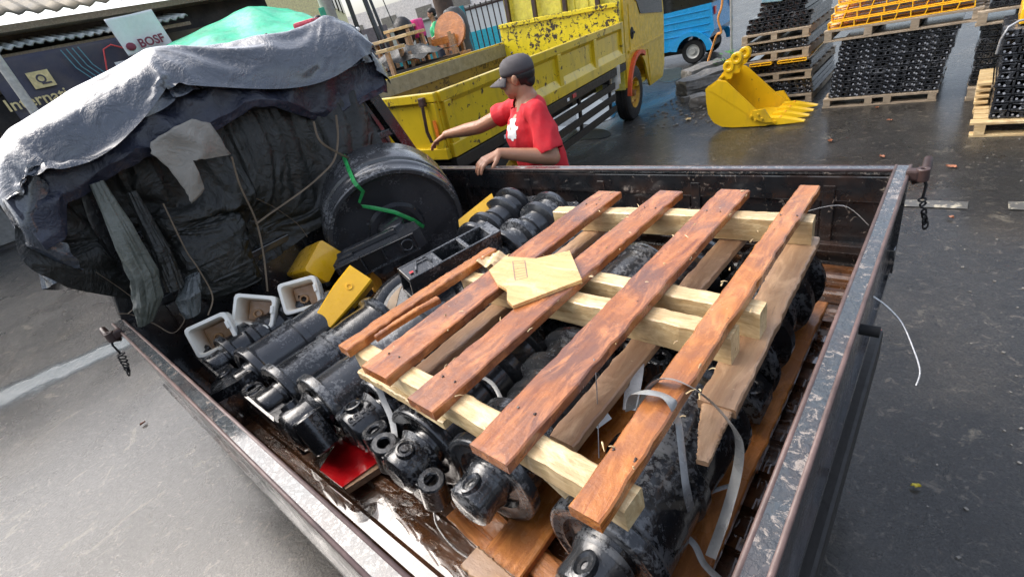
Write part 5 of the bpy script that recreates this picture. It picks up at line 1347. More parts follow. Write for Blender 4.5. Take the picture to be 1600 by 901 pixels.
# local X forward (drives to -x), y left
def bb_(mb, name, mat, par=None): return mb.build(name, mat, par or bj)
arc = [(-.72 + .30 * cos(t_), .2 + .32 * sin(t_)) for t_ in [pi * 1.0 - k * pi / 12 for k in range(13)]]
prof_ = [(-1.12, 1.02), (-1.16, .55), (-1.06, .42)] + [q for q in arc if q[1] > .36] + [(-.3, .3), (.35, .26), (.8, .3), (1.15, .5), (1.25, .95), (.6, 1.0), (-.3, 1.0)]
b = MB(); b.prism(prof_, -.62, .62, Mxz(0))
body_ = bb_(b, 'body', M['blue'])
for s_ in (-1, 1):
    b = MB(); A_ = [(-.72 + r_ * cos(t_), .2 + (r_ + .02) * sin(t_)) for r_, ts in ((.3, [pi * .98 - k * pi * .9 / 12 for k in range(13)]),) for t_ in ts]; Bq = [(-.72 + .42 * cos(t_), .2 + .4 * sin(t_)) for t_ in [pi * .98 - k * pi * .9 / 12 for k in range(13)]]
    b.prism(A_ + Bq[::-1], s_ * .62 if s_ < 0 else .62, s_ * .62 + s_ * .05, Mxz(0)) if s_ > 0 else b.prism(A_ + Bq[::-1], -.67, -.62, Mxz(0)); bb_(b, 'wheel_arch', M['blue'], body_)
    b = MB()
    for z in (.55, .68, .8, .92): b.box((-.55, s_ * .625, z), (1.05, .012, .014), b=.003)
    bb_(b, 'pressed_line', M['blue'], body_)
    b = MB(); b.box((.35, s_ * .626, .62), (.72, .02, .66), b=.008); bb_(b, 'door', M['blue'], body_)
    b = MB(); b.box((.3, s_ * .63, .985), (.9, .02, .02), b=.004); bb_(b, 'belt_trim', M['rim_white'], body_)
    b = MB(); b.box((-1.15, s_ * .5, .88), (.03, .1, .14), b=.01); bb_(b, 'tail_light', M['red'], body_)
    wm = Matrix.Translation((-.72, s_ * .52, .225)) @ Matrix.Rotation(pi / 2, 4, 'X')
    a = MB(); a.lathe([(.13, -.05), (.2, -.055), (.225, -.035), (.225, .035), (.2, .055), (.13, .05)], 30, wm, close=True); wh = bb_(a, 'wheel', M['tyre'])
    a = MB(); a.lathe([(0, -.045), (.05, -.05), (.06, -.03), (.1, -.025), (.13, -.05), (.135, -.05), (.135, .05), (.1, .025), (.06, .03), (.05, .05), (0, .045)], 26, wm); bb_(a, 'rim', M['rim_white'], wh)
b = MB(); b.prism([(-1.14, 1.02), (-1.1, 1.62), (-.9, 1.72), (.6, 1.72), (.95, 1.6), (1.2, 1.0)], -.6, .6, Mxz(0)); bb_(b, 'canopy', M['glass'])
wm = Matrix.Translation((1.15, 0, .225)) @ Matrix.Rotation(pi / 2, 4, 'X')
a = MB(); a.lathe([(.12, -.04), (.2, -.05), (.225, -.03), (.225, .03), (.2, .05), (.12, .04)], 26, wm, close=True); bb_(a, 'wheel', M['tyre'])
b = MB(); b.box((0, 0, .24), (1.9, .8, .1)); bb_(b, 'chassis', M['chassis'])
# ------------------------------------------------------------------ yellow excavator bucket
bk = empty('excavator_bucket', (-1.95, 5.93, 0), (0, 0, .0), 'yellow excavator bucket with four teeth lying on the wet ground', 'bucket')
# local X towards the teeth, Y depth away from camera, Z up
# side plate outline (x, z)
SPo = [(-.28, .46), (-.275, .30), (-.26, .17), (-.2, .07), (-.1, .012), (.02, 0), (.37, .0), (.46, .02), (.37, .11), (.28, .17), (-.05, .52), (-.14, .545), (-.22, .5)]
DW = .72
b = MB(); b.prism(SPo, 0, .018, Mxz(0)); b.build('side_plate', M['bucket'], bk)
b = MB(); b.prism(SPo, 0, .018, Mxz(DW - .018)); b.build('side_plate', M['bucket'], bk)
shell = [(-.14, .545), (-.22, .5), (-.28, .46), (-.275, .30), (-.26, .17), (-.2, .07), (-.1, .012), (.02, 0), (.46, .004)]
n = len(shell); b = MB(); vs = []
for k_, (x, z) in enumerate(shell):
    a = Vector(shell[max(k_ - 1, 0)]); c = Vector(shell[min(k_ + 1, n - 1)]); d = (c - a).normalized(); nn = Vector((-d.y, d.x)) * .016
    vs += [(x, .019, z + .0005), (x, DW - .019, z + .0005), (x + nn.x, DW - .019, z + nn.y), (x + nn.x, .019, z + nn.y)]
fs = [(i * 4 + j, i * 4 + (j + 1) % 4, (i + 1) * 4 + (j + 1) % 4, (i + 1) * 4 + j) for i in range(n - 1) for j in range(4)] + [(0, 1, 2, 3), tuple(range((n - 1) * 4, n * 4))]
b.add(vs, fs); b.build('shell', M['bucket'], bk)
for y in (0, DW):
    s_ = -1 if y == 0 else 1
    b = MB(); b.prism([(-.24, .44), (-.17, .40), (.24, .1), (.31, .15), (-.04, .51), (-.14, .535)], -.006, .0, Mxz(y)) if y == 0 else b.prism([(-.24, .44), (.24, .1), (.31, .15), (-.04, .51)], 0, .006, Mxz(y)); b.build('wear_strip', M['bucket'], bk)
    b = MB(); b.prism([(.2, .11), (.37, .045), (.45, .045), (.36, .19), (.25, .18)], *((-.03, -.006) if y == 0 else (.006, .03)), Mxz(y)); cu_ = b.build('side_cutter', M['bucket'], bk)
    b = MB()
    for (x, z) in ((.23, .125), (.3, .135), (.27, .08), (.34, .09)): b.cyl((x, y + s_ * .03, z), (x, y + s_ * .045, z), .014, .012, n=10)
    b.build('bolts', M['bucket'], cu_)
# mounting ears: pair of plates with ringed holes
for y in (.22, .5):
    b = MB(); ear = [(-.26, .42), (-.2, .52), (-.13, .60), (-.12, .70), (-.04, .735), (.02, .69), (.02, .6), (-.04, .56), (-.06, .5), (-.15, .49), (-.22, .45)]
    b.prism(ear, -.018, .018, Mxz(y))
    for (x, z) in ((-.085, .66), (.0 - .02, .715 - .005)): pass
    b.ring((-.085, y - .035, .635), (-.085, y + .035, .635), .026, .062, 22); b.ring((-.0, y - .035, .71), (-.0, y + .035, .71), .026, .062, 22)
    b.prism([(-.06, .66), (.0, .77), (.06, .74), (.06, .66), (.0, .6)], -.016, .016, Mxz(y))
    b.prism([(-.2, .47), (-.33, .44), (-.345, .385), (-.28, .33), (-.24, .36)], -.016, .016, Mxz(y)); b.ring((-.305, y - .03, .39), (-.305, y + .03, .39), .018, .042, 18)
    b.build('mounting_ear', M['bucket'], bk)
for k in range(4):
    y = .07 + k * .193; b = MB()
    vs = []
    for x, hw, z0_, z1_ in ((.38, .045, -.0, .07), (.5, .05, .0, .075), (.56, .052, .004, .06), (.74, .03, .012, .02)):
        vs += [(x, y - hw, z0_), (x, y + hw, z0_), (x, y + hw * .85, z1_), (x, y - hw * .85, z1_)]
    b.add(vs, [(i * 4 + j, i * 4 + (j + 1) % 4, (i + 1) * 4 + (j + 1) % 4, (i + 1) * 4 + j) for i in range(3) for j in range(4)] + [(0, 1, 2, 3), (12, 13, 14, 15)])
    t_o = b.build('tooth', M['bucket'], bk)
    b = MB(); b.box((.5, y, .07), (.02, .05, .02), b=.004); b.build('tooth_pin', M['orange_y'], t_o)
b = MB(); b.box((.42, DW / 2, .03), (.12, DW - .04, .03), b=.004); b.build('cutting_edge', M['bucket'], bk)
bk.rotation_euler = (0, 0, .0); bk.location = (-1.97, 5.86, .01)

# ------------------------------------------------------------------ pallets and stacked track chains
def mk_pallet(label, loc, Wx, Dy, H, rz=0, mat='oldwood', posts=(0, .5, 1), group='pallets under the stacked track chains'):
    e = empty('pallet', loc, (0, 0, rz), label, 'pallet', group); m_ = M[mat]; bw = .1
    b = MB(); r_ = random.Random(int(Wx * 1000 + loc[0] * 77)); n = 6
    for k in range(n):
        y = bw / 2 + k * (Dy - bw) / (n - 1)
        o = MB().box((Wx / 2 + r_.uniform(-.01, .01), y, H - .011), (Wx, bw, .02), (0, 0, r_.uniform(-.004, .004)), b=.002).build('deck_board', m_, e)
    for t_ in posts:
        MB().box((.04 + t_ * (Wx - .08), Dy / 2, H / 2 - .001), (.065, Dy, H - .042), b=.002).build('block', m_, e)
    for y in (bw / 2, Dy - bw / 2): MB().box((Wx / 2, y, .0095), (Wx, bw, .018), b=.002).build('bottom_board', m_, e)
    return e
def chain_mesh(Wd, D, h, pitch, seed):
    """one folded track chain seen end on: pairs of link plates, pads and openings"""
    r_ = random.Random(seed); b = MB(); c = MB(); n = max(3, int(Wd / pitch)); p = Wd / n
    b.box((Wd / 2, D / 2 + .02, h * .12), (Wd, D - .06, h * .18)); b.box((Wd / 2, D / 2 + .02, h * .86), (Wd * .985, D - .08, h * .16))
    for k in range(n + 1):
        x = k * p; b.box((min(max(x, .008), Wd - .008), D / 2, h * .5), (.014, D - .01, h * .74), b=.002)
    for k in range(n):
        x = (k + .5) * p; dy = r_.uniform(0, .02)
        b.box((x, .03 + dy, h * .16), (p * .86, .05, h * .2), (0, r_.uniform(-.06, .06), 0), b=.003)
        b.box((x + p * .2, .04 + dy, h * .55), (p * .28, .05, h * .5), (0, .25, 0), b=.003)
        b.box((x, .025 + dy, h * .88), (p * .8, .04, h * .13), (0, r_.uniform(-.08, .08), 0), b=.003)
        if k % 4 in (0, 1):
            for dx, dz in ((-.25, .5), (.05, .3)):
                c.cyl((x + dx * p, -.0 + dy, h * dz), (x + dx * p, .012 + dy, h * dz), .0085, .007, n=6)
        if k % 4 == 3 and r_.random() < .6: c.cyl((x, dy, h * .4), (x, .012 + dy, h * .4), .008, n=6)
    return b, c
GC = 'black steel track chains stacked in rows'
def stack_rows(name, x, y, z, Wd, D, h, rows, lab, jitter=.012, lean=0., pitch=.062, mats=('black', 'shoe_bolt'), group=GC, rz=0, cat='track chain'):
    b, c = chain_mesh(Wd, D, h, pitch, int(x * 100)); proto = empty(name, (x, y, z), (0, 0, rz)); b.build('links', M[mats[0]], proto)
    if c.v: c.build('bolt_heads', M[mats[1]], proto)
    r_ = random.Random(int(x * 50 + 9)); n = rows
    for k in range(rows):
        e = proto if k == 0 else copy_tree(proto)
        e.location = (x + r_.uniform(-jitter, jitter) + lean * k, y + r_.uniform(-.01, .01) , z + k * (h + .0015))
        if k == 0: s_ = 'bottom row of ' + lab
        elif k == rows - 1: s_ = 'top row of ' + lab
        elif rows == 3: s_ = 'middle row of ' + lab
        else: s_ = '%s row up from the bottom of ' % ('', 'second', 'third', 'fourth', 'fifth', 'sixth', 'seventh', 'eighth', 'ninth', 'tenth', 'eleventh')[k] + lab
        tag(e, s_, cat, group)
    return z + rows * (h + .0015)
M['chain'] = black_part('track_chain_paint', .8, (.014, .015, .018), (.22, .23, .25))
# A: wide stack in the middle
mk_pallet('grey pallet on the ground under the wide central chain stack', (-1.17, 6.42, 0), .98, 1.0, .1, posts=(0, .42, .6, 1))
zt = stack_rows('track_chain', -1.12, 6.44, .102, .93, .95, .052, 11, 'the wide central chain stack', lean=.0065, pitch=.058, mats=('chain', 'shoe_bolt'))
mk_pallet('long grey pallet on top of the wide central chain stack, yellow guards on it', (-1.20, 6.38, zt), 1.22, 1.05, .115, .0, posts=(0, .3, .62, 1))
zt += .116
# yellow guard frames: ladders of yellow plate
def guard(lab, x, y, z, Wd, D, h, rz=0, seed=1):
    e = empty('yellow_guard', (x, y, z), (0, 0, rz), lab, 'track guard', 'yellow track guards on the pallets'); b = MB(); n = int(Wd / .105); p = Wd / n
    b.box((Wd / 2, .06, .005), (Wd, .12, .008), b=.002); b.box((Wd / 2, .05, h - .005), (Wd, .1, .008), b=.002)
    b.build('plate', M['yellow_part'], e); b = MB()
    for k in range(n + 1): b.box((k * p, .05, h / 2), (.008, .1, h - .012), (0, .3 if k % 2 else -.1, 0))
    b.build('web', M['yellow_part'], e)
    b = MB(); b.box((Wd / 2, D / 2 + .06, h * .5), (Wd, D - .12, .012), (.04, 0, 0)); b.build('rear_plate', M['yellow_part'], e)
    return e
for k, lab in enumerate(('lowest yellow guard frame on the wide central stack', 'second yellow guard frame up on the wide central stack', 'third yellow guard frame up on the wide central stack', 'topmost yellow guard frame on the wide central stack')):
    guard(lab, -1.17 + .02 * k, 6.40 + .03 * k, zt + k * .072, 1.12 - .03 * k, .8, .07, 0, k)
# B: tall mixed stack behind the bucket
z = 0
mk_pallet('lowest pallet of the tall mixed stack behind the yellow bucket', (-2.12, 6.75, 0), .78, 1.3, .1)
z = stack_rows('track_chain', -2.05, 6.78, .102, .7, 1.2, .056, 3, 'the lowest layer behind the yellow bucket', pitch=.07, mats=('chain', 'shoe_bolt'))
mk_pallet('second pallet of the tall mixed stack behind the yellow bucket', (-2.12, 6.75, z), .76, 1.3, .1)
z = stack_rows('track_chain', -2.08, 6.78, z + .1, .69, 1.2, .05, 2, 'the second layer behind the yellow bucket', pitch=.06, mats=('chain', 'brown_rust'))
guard('left yellow guard between layers of the tall mixed stack', -2.03, 6.72, z, .24, 1.25, .035, 0, 5); guard('right yellow guard between layers of the tall mixed stack', -1.72, 6.72, z, .3, 1.25, .035, 0, 6)
mk_pallet('third pallet of the tall mixed stack, above the thin yellow guards', (-2.14, 6.75, z + .037), .74, 1.3, .105)
z = stack_rows('track_chain', -2.10, 6.78, z + .145, .68, 1.2, .05, 2, 'the third layer behind the yellow bucket', pitch=.075, mats=('chain', 'shoe_bolt'))
mk_pallet('fourth pallet of the tall mixed stack, below the heaped black chains', (-2.14, 6.75, z), .73, 1.3, .105)
z = stack_rows('track_chain', -2.10, 6.8, z + .106, .68, 1.1, .055, 3, 'the fourth layer of the tall mixed stack', pitch=.06, mats=('chain', 'brown_rust'), lean=.01)
stack_rows('track_chain', -1.98, 6.85, z, .5, .9, .05, 3, 'the narrow crown of the tall mixed stack', pitch=.07, mats=('chain', 'brown_rust'), lean=.01)
b = MB(); b.box((0, 0, 0), (.22, .3, .05), (.2, .1, 0), b=.012); tag(b.build('plastic_container', plain('clear_blue_plastic', (.3, .5, .6), .15), loc=(-1.82, 6.95, z + .19)), 'pale blue plastic container on top of the tall mixed stack', 'container')
# C: stack further right
mk_pallet('pale pallet on the ground between central and right-hand stacks', (.02, 6.35, 0), .5, 1.0, .12, 0)
zc = stack_rows('track_chain', .02, 6.4, .122, .5, .9, .058, 9, 'the stack between the central and right-hand ones', pitch=.062, mats=('chain', 'chain'))
mk_pallet('raised pallet on the stack between central and right-hand ones', (-.02, 6.32, zc), .62, 1.0, .12, 0)
stack_rows('track_chain', .05, 6.35, zc + .122, .5, .9, .058, 5, 'the upper bundle between central and right-hand stacks', pitch=.062, mats=('chain', 'chain'))
# D: nearest stack at the right edge
mk_pallet('pale new pallet under the nearest right-hand chain stack', (.09, 5.28, 0), .9, .75, .12, 0, mat='pale', posts=(.02, .5, 1))
zd = stack_rows('track_chain', .19, 5.33, .122, .75, .65, .058, 11, 'the nearest stack at the right edge', lean=-.0035, pitch=.1, mats=('chain', 'shoe_bolt'))
b = MB(); 
for k in range(4):
    o = MB().box((.125, 5.98 + .02 * k, .15 + .045 * k), (.09, .5, .022), b=.003).build('loose_board', M['pale']); tag(o, ('lowest', 'second', 'third', 'topmost')[k] + ' pale board end sticking out left of the nearest right-hand stack', 'board', 'loose board ends')
y_ = empty('steel_block', (.2, 5.45, zd), (0, 0, 0), 'yellow block on the nearest right-hand stack at the photo edge', 'steel part')
MB().box((.3, .2, .06), (.55, .4, .11), b=.012).build('body', M['yellow_part'], y_); MB().box((.3, .2, .16), (.5, .3, .09), b=.012).build('cover', M['pale'], y_)
b = MB(); b.tube([(.14, 5.32, .62), (.145, 5.31, .72), (.17, 5.31, .8), (.22, 5.33, .83), (.3, 5.35, .83)], .008, 8); tag(b.build('bent_rod', M['wire']), 'bent shiny rod standing at the corner of the nearest right-hand stack', 'rod')

# ------------------------------------------------------------------ kerb stones, weeds, rope, posts
def rock(name, label, c, d, rz, seed, mat='conc', cat='stone', rough=.25, group=None):
    bm = bmesh.new(); bmesh.ops.create_cube(bm, size=1); bmesh.ops.subdivide_edges(bm, edges=bm.edges[:], cuts=5, use_grid_fill=True)
    for v in bm.verts:
        p = v.co; q = Vector((p.x * d[0], p.y * d[1], p.z * d[2])); k = mnoise.noise(q * 6 + Vector((seed, 0, 0))) * rough * min(d) + mnoise.noise(q * 19 + Vector((seed, 4, 0))) * rough * .4 * min(d)
        r0 = p.length; q *= (1 - .12 * max(0, r0 - .55)); v.co = q + p.normalized() * k
    me = bpy.data.meshes.new(name); bm.to_mesh(me); bm.free(); o = bpy.data.objects.new(name, me); COL.objects.link(o); me.materials.append(M[mat]); o.location = c; o.rotation_euler = (rnd.uniform(-.06, .06), rnd.uniform(-.06, .06), rz)
    return tag(o, label, cat, group)
rock('kerb_block', 'long broken concrete kerb block lying left of the bucket', (-3.05, 8.25, .11), (1.15, .34, .22), .95, 2)
rock('kerb_block', 'pale broken slab tilted on top of the kerb, at the foot of the orange rope', (-3.35, 8.75, .16), (.7, .35, .16), .9, 6)
rock('stone', 'grey round stone on the ground between kerb block and bucket', (-2.78, 7.1, .06), (.34, .26, .14), .4, 9)
rock('stone', 'small grey stone beside the kerb block', (-3.1, 7.35, .03), (.14, .1, .07), .9, 12)
wd = empty('weed', (-2.9, 8.75, .02), (0, 0, 0), 'small leafy green weed growing behind the yellow bucket', 'plant'); b = MB(); r_ = random.Random(4)
lf = plain('weed_leaf', (.07, .24, .03), .45)
for k in range(60):
    a = r_.uniform(0, 6.28); R0 = r_.uniform(.03, .28); c = Vector((R0 * cos(a), R0 * sin(a), r_.uniform(.08, .36))); u = Vector((cos(a), sin(a), r_.uniform(-.3, .5))).normalized(); s_ = u.cross(Vector((0, 0, 1))).normalized() * .03; L_f = r_.uniform(.07, .13)
    b.add([tuple(c), tuple(c + u * L_f * .5 + s_), tuple(c + u * L_f), tuple(c + u * L_f * .5 - s_)], [(0, 1, 2, 3)])
b.build('leaves', lf, wd); b = MB()
for k in range(9): a = k * .7; b.tube([(0, 0, 0), (.08 * cos(a), .08 * sin(a), .15), (.18 * cos(a), .18 * sin(a), .28)], .005, 5)
b.build('stem', lf, wd)
b = MB(); p0 = Vector((-3.42, 8.6, .16)); 
ribbon('orange_rope', [ay_(1105, 100, 9.0), ay_(1113, 75, 9.0), ay_(1120, 55, 8.9), ay_(1127, 50, 8.9), ay_(1122, 30, 8.9), ay_(1128, 8, 8.9), ay_(1130, -30, 8.9)], .05, plain('orange_cloth_rope', (.75, .33, .08), .6), 'orange rope hanging down behind the kerb block, frayed at the middle', 'rope', th=.018)
b = MB(); b.cyl((-3.0, 9.0, 0), (-3.0, 9.0, 2.7), .022, n=10); b.box((-3.0, 9.0, .02), (.1, .1, .03)); tag(b.build('steel_post', M['rim_white']), 'thin grey steel post standing behind the weed', 'post')
# ------------------------------------------------------------------ left: old shop row with awnings and banners
def band_mat(name, a, b_, sc): 
    t = NT(name); v = t.vec((1, 1, 1), False); c = t.mix(t.ramp(t.noise(v, sc, 6, .6), [(.35, 0.), (.65, 1.)]), a, b_); return t.out(c, .7, t.bump(t.noise(v, 20, 4), .4, .02))
M['shop'] = band_mat('grimy_dark_wall', (.03, .03, .035), (.1, .09, .08), 1.5)
M['rooft'] = band_mat('weathered_cream_roof', (.27, .22, .14), (.1, .095, .08), 1.1)
M['corr'] = band_mat('pale_corrugated_sheet', (.5, .54, .52), (.24, .27, .26), 3)
M['banner'] = band_mat('dark_banner_cloth', (.05, .055, .09), (.09, .085, .1), 2)
shp = empty('shop_building', (-15.5, 4, 0), (0, 0, 0), 'long low shop row with cream roof and corrugated awning beyond the road', 'building')
def sb(mb, name, mat, par=None):
    o = mb.build(name, mat, par or shp); o.data.transform(Matrix.Translation((15.5, -4, 0))); return o
b = MB(); b.box((-16.6, -2.2, 1.95), (3, 20, 3.9)); sb(b, 'wall', M['shop'])
def corr(y0, y1, x0, z0_, x1, z1_, mat, name, amp=.05, per=.22, seed=1):
    n = int((y1 - y0) / per) * 4
    def fn(u, v):
        y = y0 + (y1 - y0) * u; k = .07 * mnoise.noise(Vector((y * .8, seed, 0)))
        return (x0 + (x1 - x0) * v + .12 * mnoise.noise(Vector((y * 1.3, 7 + seed, 0))) * v, y, z0_ + (z1_ - z0_) * v + amp * sin(2 * pi * y / per) + k)
    b = MB(); b.grid(fn, n, 4); o = sb(b, name, mat); m_ = o.modifiers.new('t', 'SOLIDIFY'); m_.thickness = .03; return o
corr(-6, 8.5, -16.4, 4.75, -14.1, 3.98, M['rooft'], 'roof', .035, .3, 2)
corr(-6, 5.2, -15.1, 3.7, -13.9, 3.46, M['corr'], 'awning', .03, .17, 5)
b = MB(); b.box((-14.6, 1.5, 3.82), (.5, 14, .12)); b.box((-14.1, 1, 3.33), (.08, 8.5, .07)); sb(b, 'beam', M['oldwood'])
b = MB(); b.box((-14.98, 1.9, 3.05), (.06, 11, .5)); sb(b, 'fascia', M['rooft'])
for k, y in enumerate((-4.5, -2.6, -.6, 6.2, 8.5, 10.8)):
    b = MB(); b.box((-15.07, y, 1.25), (.06, 1.5, 2.3)); sb(b, 'shutter', plain('grey_shutter%d' % k, (.2 + .05 * (k % 2), .2, .19), .5))
b = MB(); b.box((-15.05, .45, 2.3), (.08, .9, 1.2)); sb(b, 'sign_panel', plain('red_white_sign', (.5, .45, .42), .5))
b = MB(); b.box((-15.0, .45, 2.32), (.03, .9, .16)); sb(b, 'red_stripe', M['red'])
# dark banner with lettering
bn = empty('banner', (-13.9, 2.3, 2.9), (0, 0, 0), 'dark cloth banner reading International with gold emblem', 'banner')
def bnb(mb, name, mat, x=0):
    o = mb.build(name, mat, bn); o.data.transform(Matrix.Translation((13.9, -2.3, -2.9))); return o
b = MB(); b.grid(lambda u, v: (-13.95 + .05 * sin(u * 9) * (1 - v) + .03 * mnoise.noise(Vector((u * 4, v * 3, 0))), 1.3 + 3.1 * u, 2.15 + 1.15 * v), 40, 14); o = bnb(b, 'cloth', M['banner']); m_ = o.modifiers.new('t', 'SOLIDIFY'); m_.thickness = .01
Rt = Matrix(((0, 0, 1, 0), (1, 0, 0, 0), (0, 1, 0, 0), (0, 0, 0, 1)))   # text faces +x, reads along +y
gold = plain('gold_lettering', (.7, .6, .3), .5)
bnb(text_mb('International', .3, .01, Matrix.Translation((-13.84, 1.98, 2.5)) @ Rt, None, .004), 'lettering', gold)
b = MB(); b.box((-13.87, 1.98, 2.83), (.02, .36, .3)); bnb(b, 'emblem', gold)
b = MB(); b.ring((-13.865, 1.98, 2.84), (-13.85, 1.98, 2.84), .05, .08, 16); b.box((-13.855, 2.03, 2.75), (.012, .16, .03)); bnb(b, 'emblem_mark', M['banner'])
for k in range(4):
    b = MB(); b.tube([(-13.86, 2.55 + .1 * k, 3.25), (-13.86, 2.62 + .1 * k, 2.9), (-13.86, 2.8 + .1 * k, 2.6)], .012, 5); bnb(b, 'stripe', plain('cyan_stripe%d' % k, (.12, .3, .36), .5))
b = MB(); b.tube([(-13.86, 3.2, 2.55), (-13.86, 3.1, 2.75), (-13.86, 3.25, 3.12), (-13.86, 3.42, 3.18), (-13.86, 4.2, 2.75)], .016, 6); bnb(b, 'red_outline', plain('red_line', (.7, .08, .08), .5))
b = MB(); b.box((-13.86, 3.55, 2.72), (.02, .5, .26)); bnb(b, 'white_panel', M['whiteb'])
b = MB()
for k in range(5): b.box((-13.845, 3.42 + .08 * k, 2.72), (.008, .02, .08 + .025 * k))
bnb(b, 'panel_bars', M['dark'])
wb = empty('banner', (-13.6, 4.0, 3.22), (0, 0, 0), 'white cloth banner with dark red letters hanging beside the green canopy', 'banner')
b = MB(); b.grid(lambda u, v: (-.0 + .06 * sin(u * 7 + 1) * (1 - v * .5), (-.52 + .95 * u) + .06 * (1 - v), -.34 + .72 * v + .05 * u), 26, 14); o = b.build('cloth', M['whiteb'], wb); m_ = o.modifiers.new('t', 'SOLIDIFY'); m_.thickness = .01
text_mb('BOSF', .23, .01, Matrix.Translation((.085, .1, -.15)) @ Matrix.Rotation(.06, 4, 'X') @ Rt, None, .006).build('lettering', plain('dark_red_letters', (.22, .03, .06), .5), wb)
b = MB(); b.ell((.08, -.33, -.18), (.02, .1, .08), 10); b.build('mark', plain('dark_red_mark', (.22, .03, .06), .5), wb)
b = MB(); b.cyl((-12.0, 1.35, 0), (-12.0, 1.35, 4.3), .07, n=14); tag(b.build('steel_pole', M['rim_white']), 'pale steel pole in front of the dark banner', 'pole')
# green canopy
gc = empty('green_canopy', (-12, 5.6, 2.8), (0, 0, 0), 'bright green cloth canopy stretched over a stall beside the shops', 'canopy')
def can(u, v):
    y = -1.9 + 3.6 * u; x = -1.2 + 1.9 * v
    z = -.3 + .0 * u + (.85 - .75 * abs(u - .74)) * (1 - v) ** 1.2 + .04 * sin(u * 20 + v * 3) * (1 - abs(2 * v - 1)) + .06 * mnoise.noise(Vector((u * 5, v * 4, 1)))
    return (x, y, z)
b = MB(); b.grid(can, 60, 24); o = b.build('cloth', M['tarp_green'], gc); m_ = o.modifiers.new('t', 'SOLIDIFY'); m_.thickness = .01
for y in (-1.7, 0, 1.6):
    b = MB(); b.cyl((.6, y, -2.8), (.6, y, -.2), .03, n=8); b.build('pole', M['brown_rust'], gc)
b = MB(); b.box((-1.0, 0, -1.9), (.7, 3.0, 1.5)); b.build('stall_counter', M['shop'], gc)

# ------------------------------------------------------------------ across the road, behind the tipper truck
def ad(x, y, d):
    r = ray(x, y); return Vector((0, 0, CAMZ)) + r * (d / FPX)
def upright(px_, py_, d, z=None): return ad(px_, py_, d)
# yellow building
yb = empty('yellow_building', (-24, 15, 0), (0, 0, .9), 'tall pale yellow building across the road behind the concrete pole', 'building')
MB().box((-2, 2, 4), (5, 9, 8)).build('wall', plain('cream_yellow_wall', (.85, .74, .38), .7, bumps=3), yb)
MB().box((.53, 2, 3.1), (.1, 9, .35), b=.01).build('ledge', M['conc'], yb)
for k in range(4): MB().box((.55, -1 + 1.9 * k, 4.6), (.08, 1.0, 1.3), b=.01).build('window', M['glass'], yb)
MB().box((.55, 1, 1.3), (.08, 2.4, 2.5)).build('gate', plain('yellow_gate', (.7, .5, .06), .6), yb)
# long white and cyan vehicle-height wall across the road
wl = empty('painted_wall', (-21, 23.5, 0), (0, 0, .42), 'white boundary wall with cyan band and orange lettering across the road', 'wall')
MB().box((0, 0, 1.45), (18, .2, 2.1)).build('wall', M['whiteb'], wl); MB().box((0, -.02, .8), (18, .2, 1.0)).build('cyan_band', plain('cyan_paint', (.05, .55, .68), .5), wl)
MB().box((0, -.02, 2.52), (18.2, .3, .1)).build('coping', M['conc'], wl)
b = MB()
for k in range(11): b.box((2.4 + .28 * k, -.14, 1.7), (.09, .04, .55), (0, (-.25, .25, 0)[k % 3], 0))
b.build('lettering', plain('orange_letters', (.85, .5, .12), .6), wl)
far = empty('far_building', (-27, 33, 0), (0, 0, .45), 'pale blurred houses far beyond the white and cyan wall', 'building')
MB().box((0, 0, 2.2), (30, 6, 4.4)).build('wall', plain('pale_far_wall', (.78, .74, .72), .8, bumps=3), far)
for k in range(9): MB().box((-12 + 3 * k, -3.02, 3.3), (1.3, .1, .7)).build('window', M['conc'], far)
# concrete pole with a green sticker
b = MB(); p = ad(529, 60, 11.5); cp_ = empty('concrete_pole', (p.x, p.y, 0), (0, 0, 0), 'thick grey concrete utility pole behind the tarpaulin', 'pole')
MB().cyl((0, 0, 0), (0, 0, 8), .17, .13, n=20).build('shaft', plain('pale_concrete', (.4, .38, .33), .7), cp_)
b = MB(); b.box((-.02, -.1, 2.75), (.2, .2, .25), (0, 0, .9), b=.02); b.build('green_sign', plain('green_plate', (.05, .35, .22), .5), cp_)
# black steel poles
GPk = 'thin black poles beside the road'
for k, (x, y, d, r_, tx, lab) in enumerate(((566, 62, 9.5, .045, (-.02, 0), 'black steel pole with white clamps nearest the concrete pole'), (597, 62, 9.5, .05, (-.1, 0), 'second black pole, leaning, right of the clamped pole'), (605, 58, 9.8, .032, (-.14, .02), 'third black pole, curved beside the leaning one'), (625, 45, 9.6, .01, (-.2, 0), 'thinnest black rod at the right of the leaning poles'))):
    p = ad(x, y, d); e = empty('steel_pole', (p.x, p.y, 0), (0, 0, 0), lab, 'pole', GPk)
    b = MB(); b.tube([(0, 0, 0), (tx[0] * .2, 0, 1.5), (tx[0], tx[1], 2.3), (tx[0] * 3.2, 0, 5)], r_, 10); b.build('shaft', M['glass'], e)
    if k == 0:
        b = MB(); b.ell((.0, -.02, 2.02), (.06, .06, .05), 10); b.ell((0, -.02, 2.17), (.05, .05, .05), 10); b.build('clamp', M['whiteb'], e)
# green-white striped panel
p = ad(548, 50, 12.5); sg = empty('striped_panel', (p.x, p.y, 0), (0, 0, .7), 'white panel with green vertical stripes left of the black poles', 'sign')
MB().box((0, 0, 1.35), (.75, .05, 1.6)).build('board', M['whiteb'], sg)
for k in range(5): MB().box((-.1 + .1 * k, -.035, 1.3), (.04, .02, 1.5)).build('stripe', plain('green_stripe%d' % k, (.1, .5, .25), .5), sg)
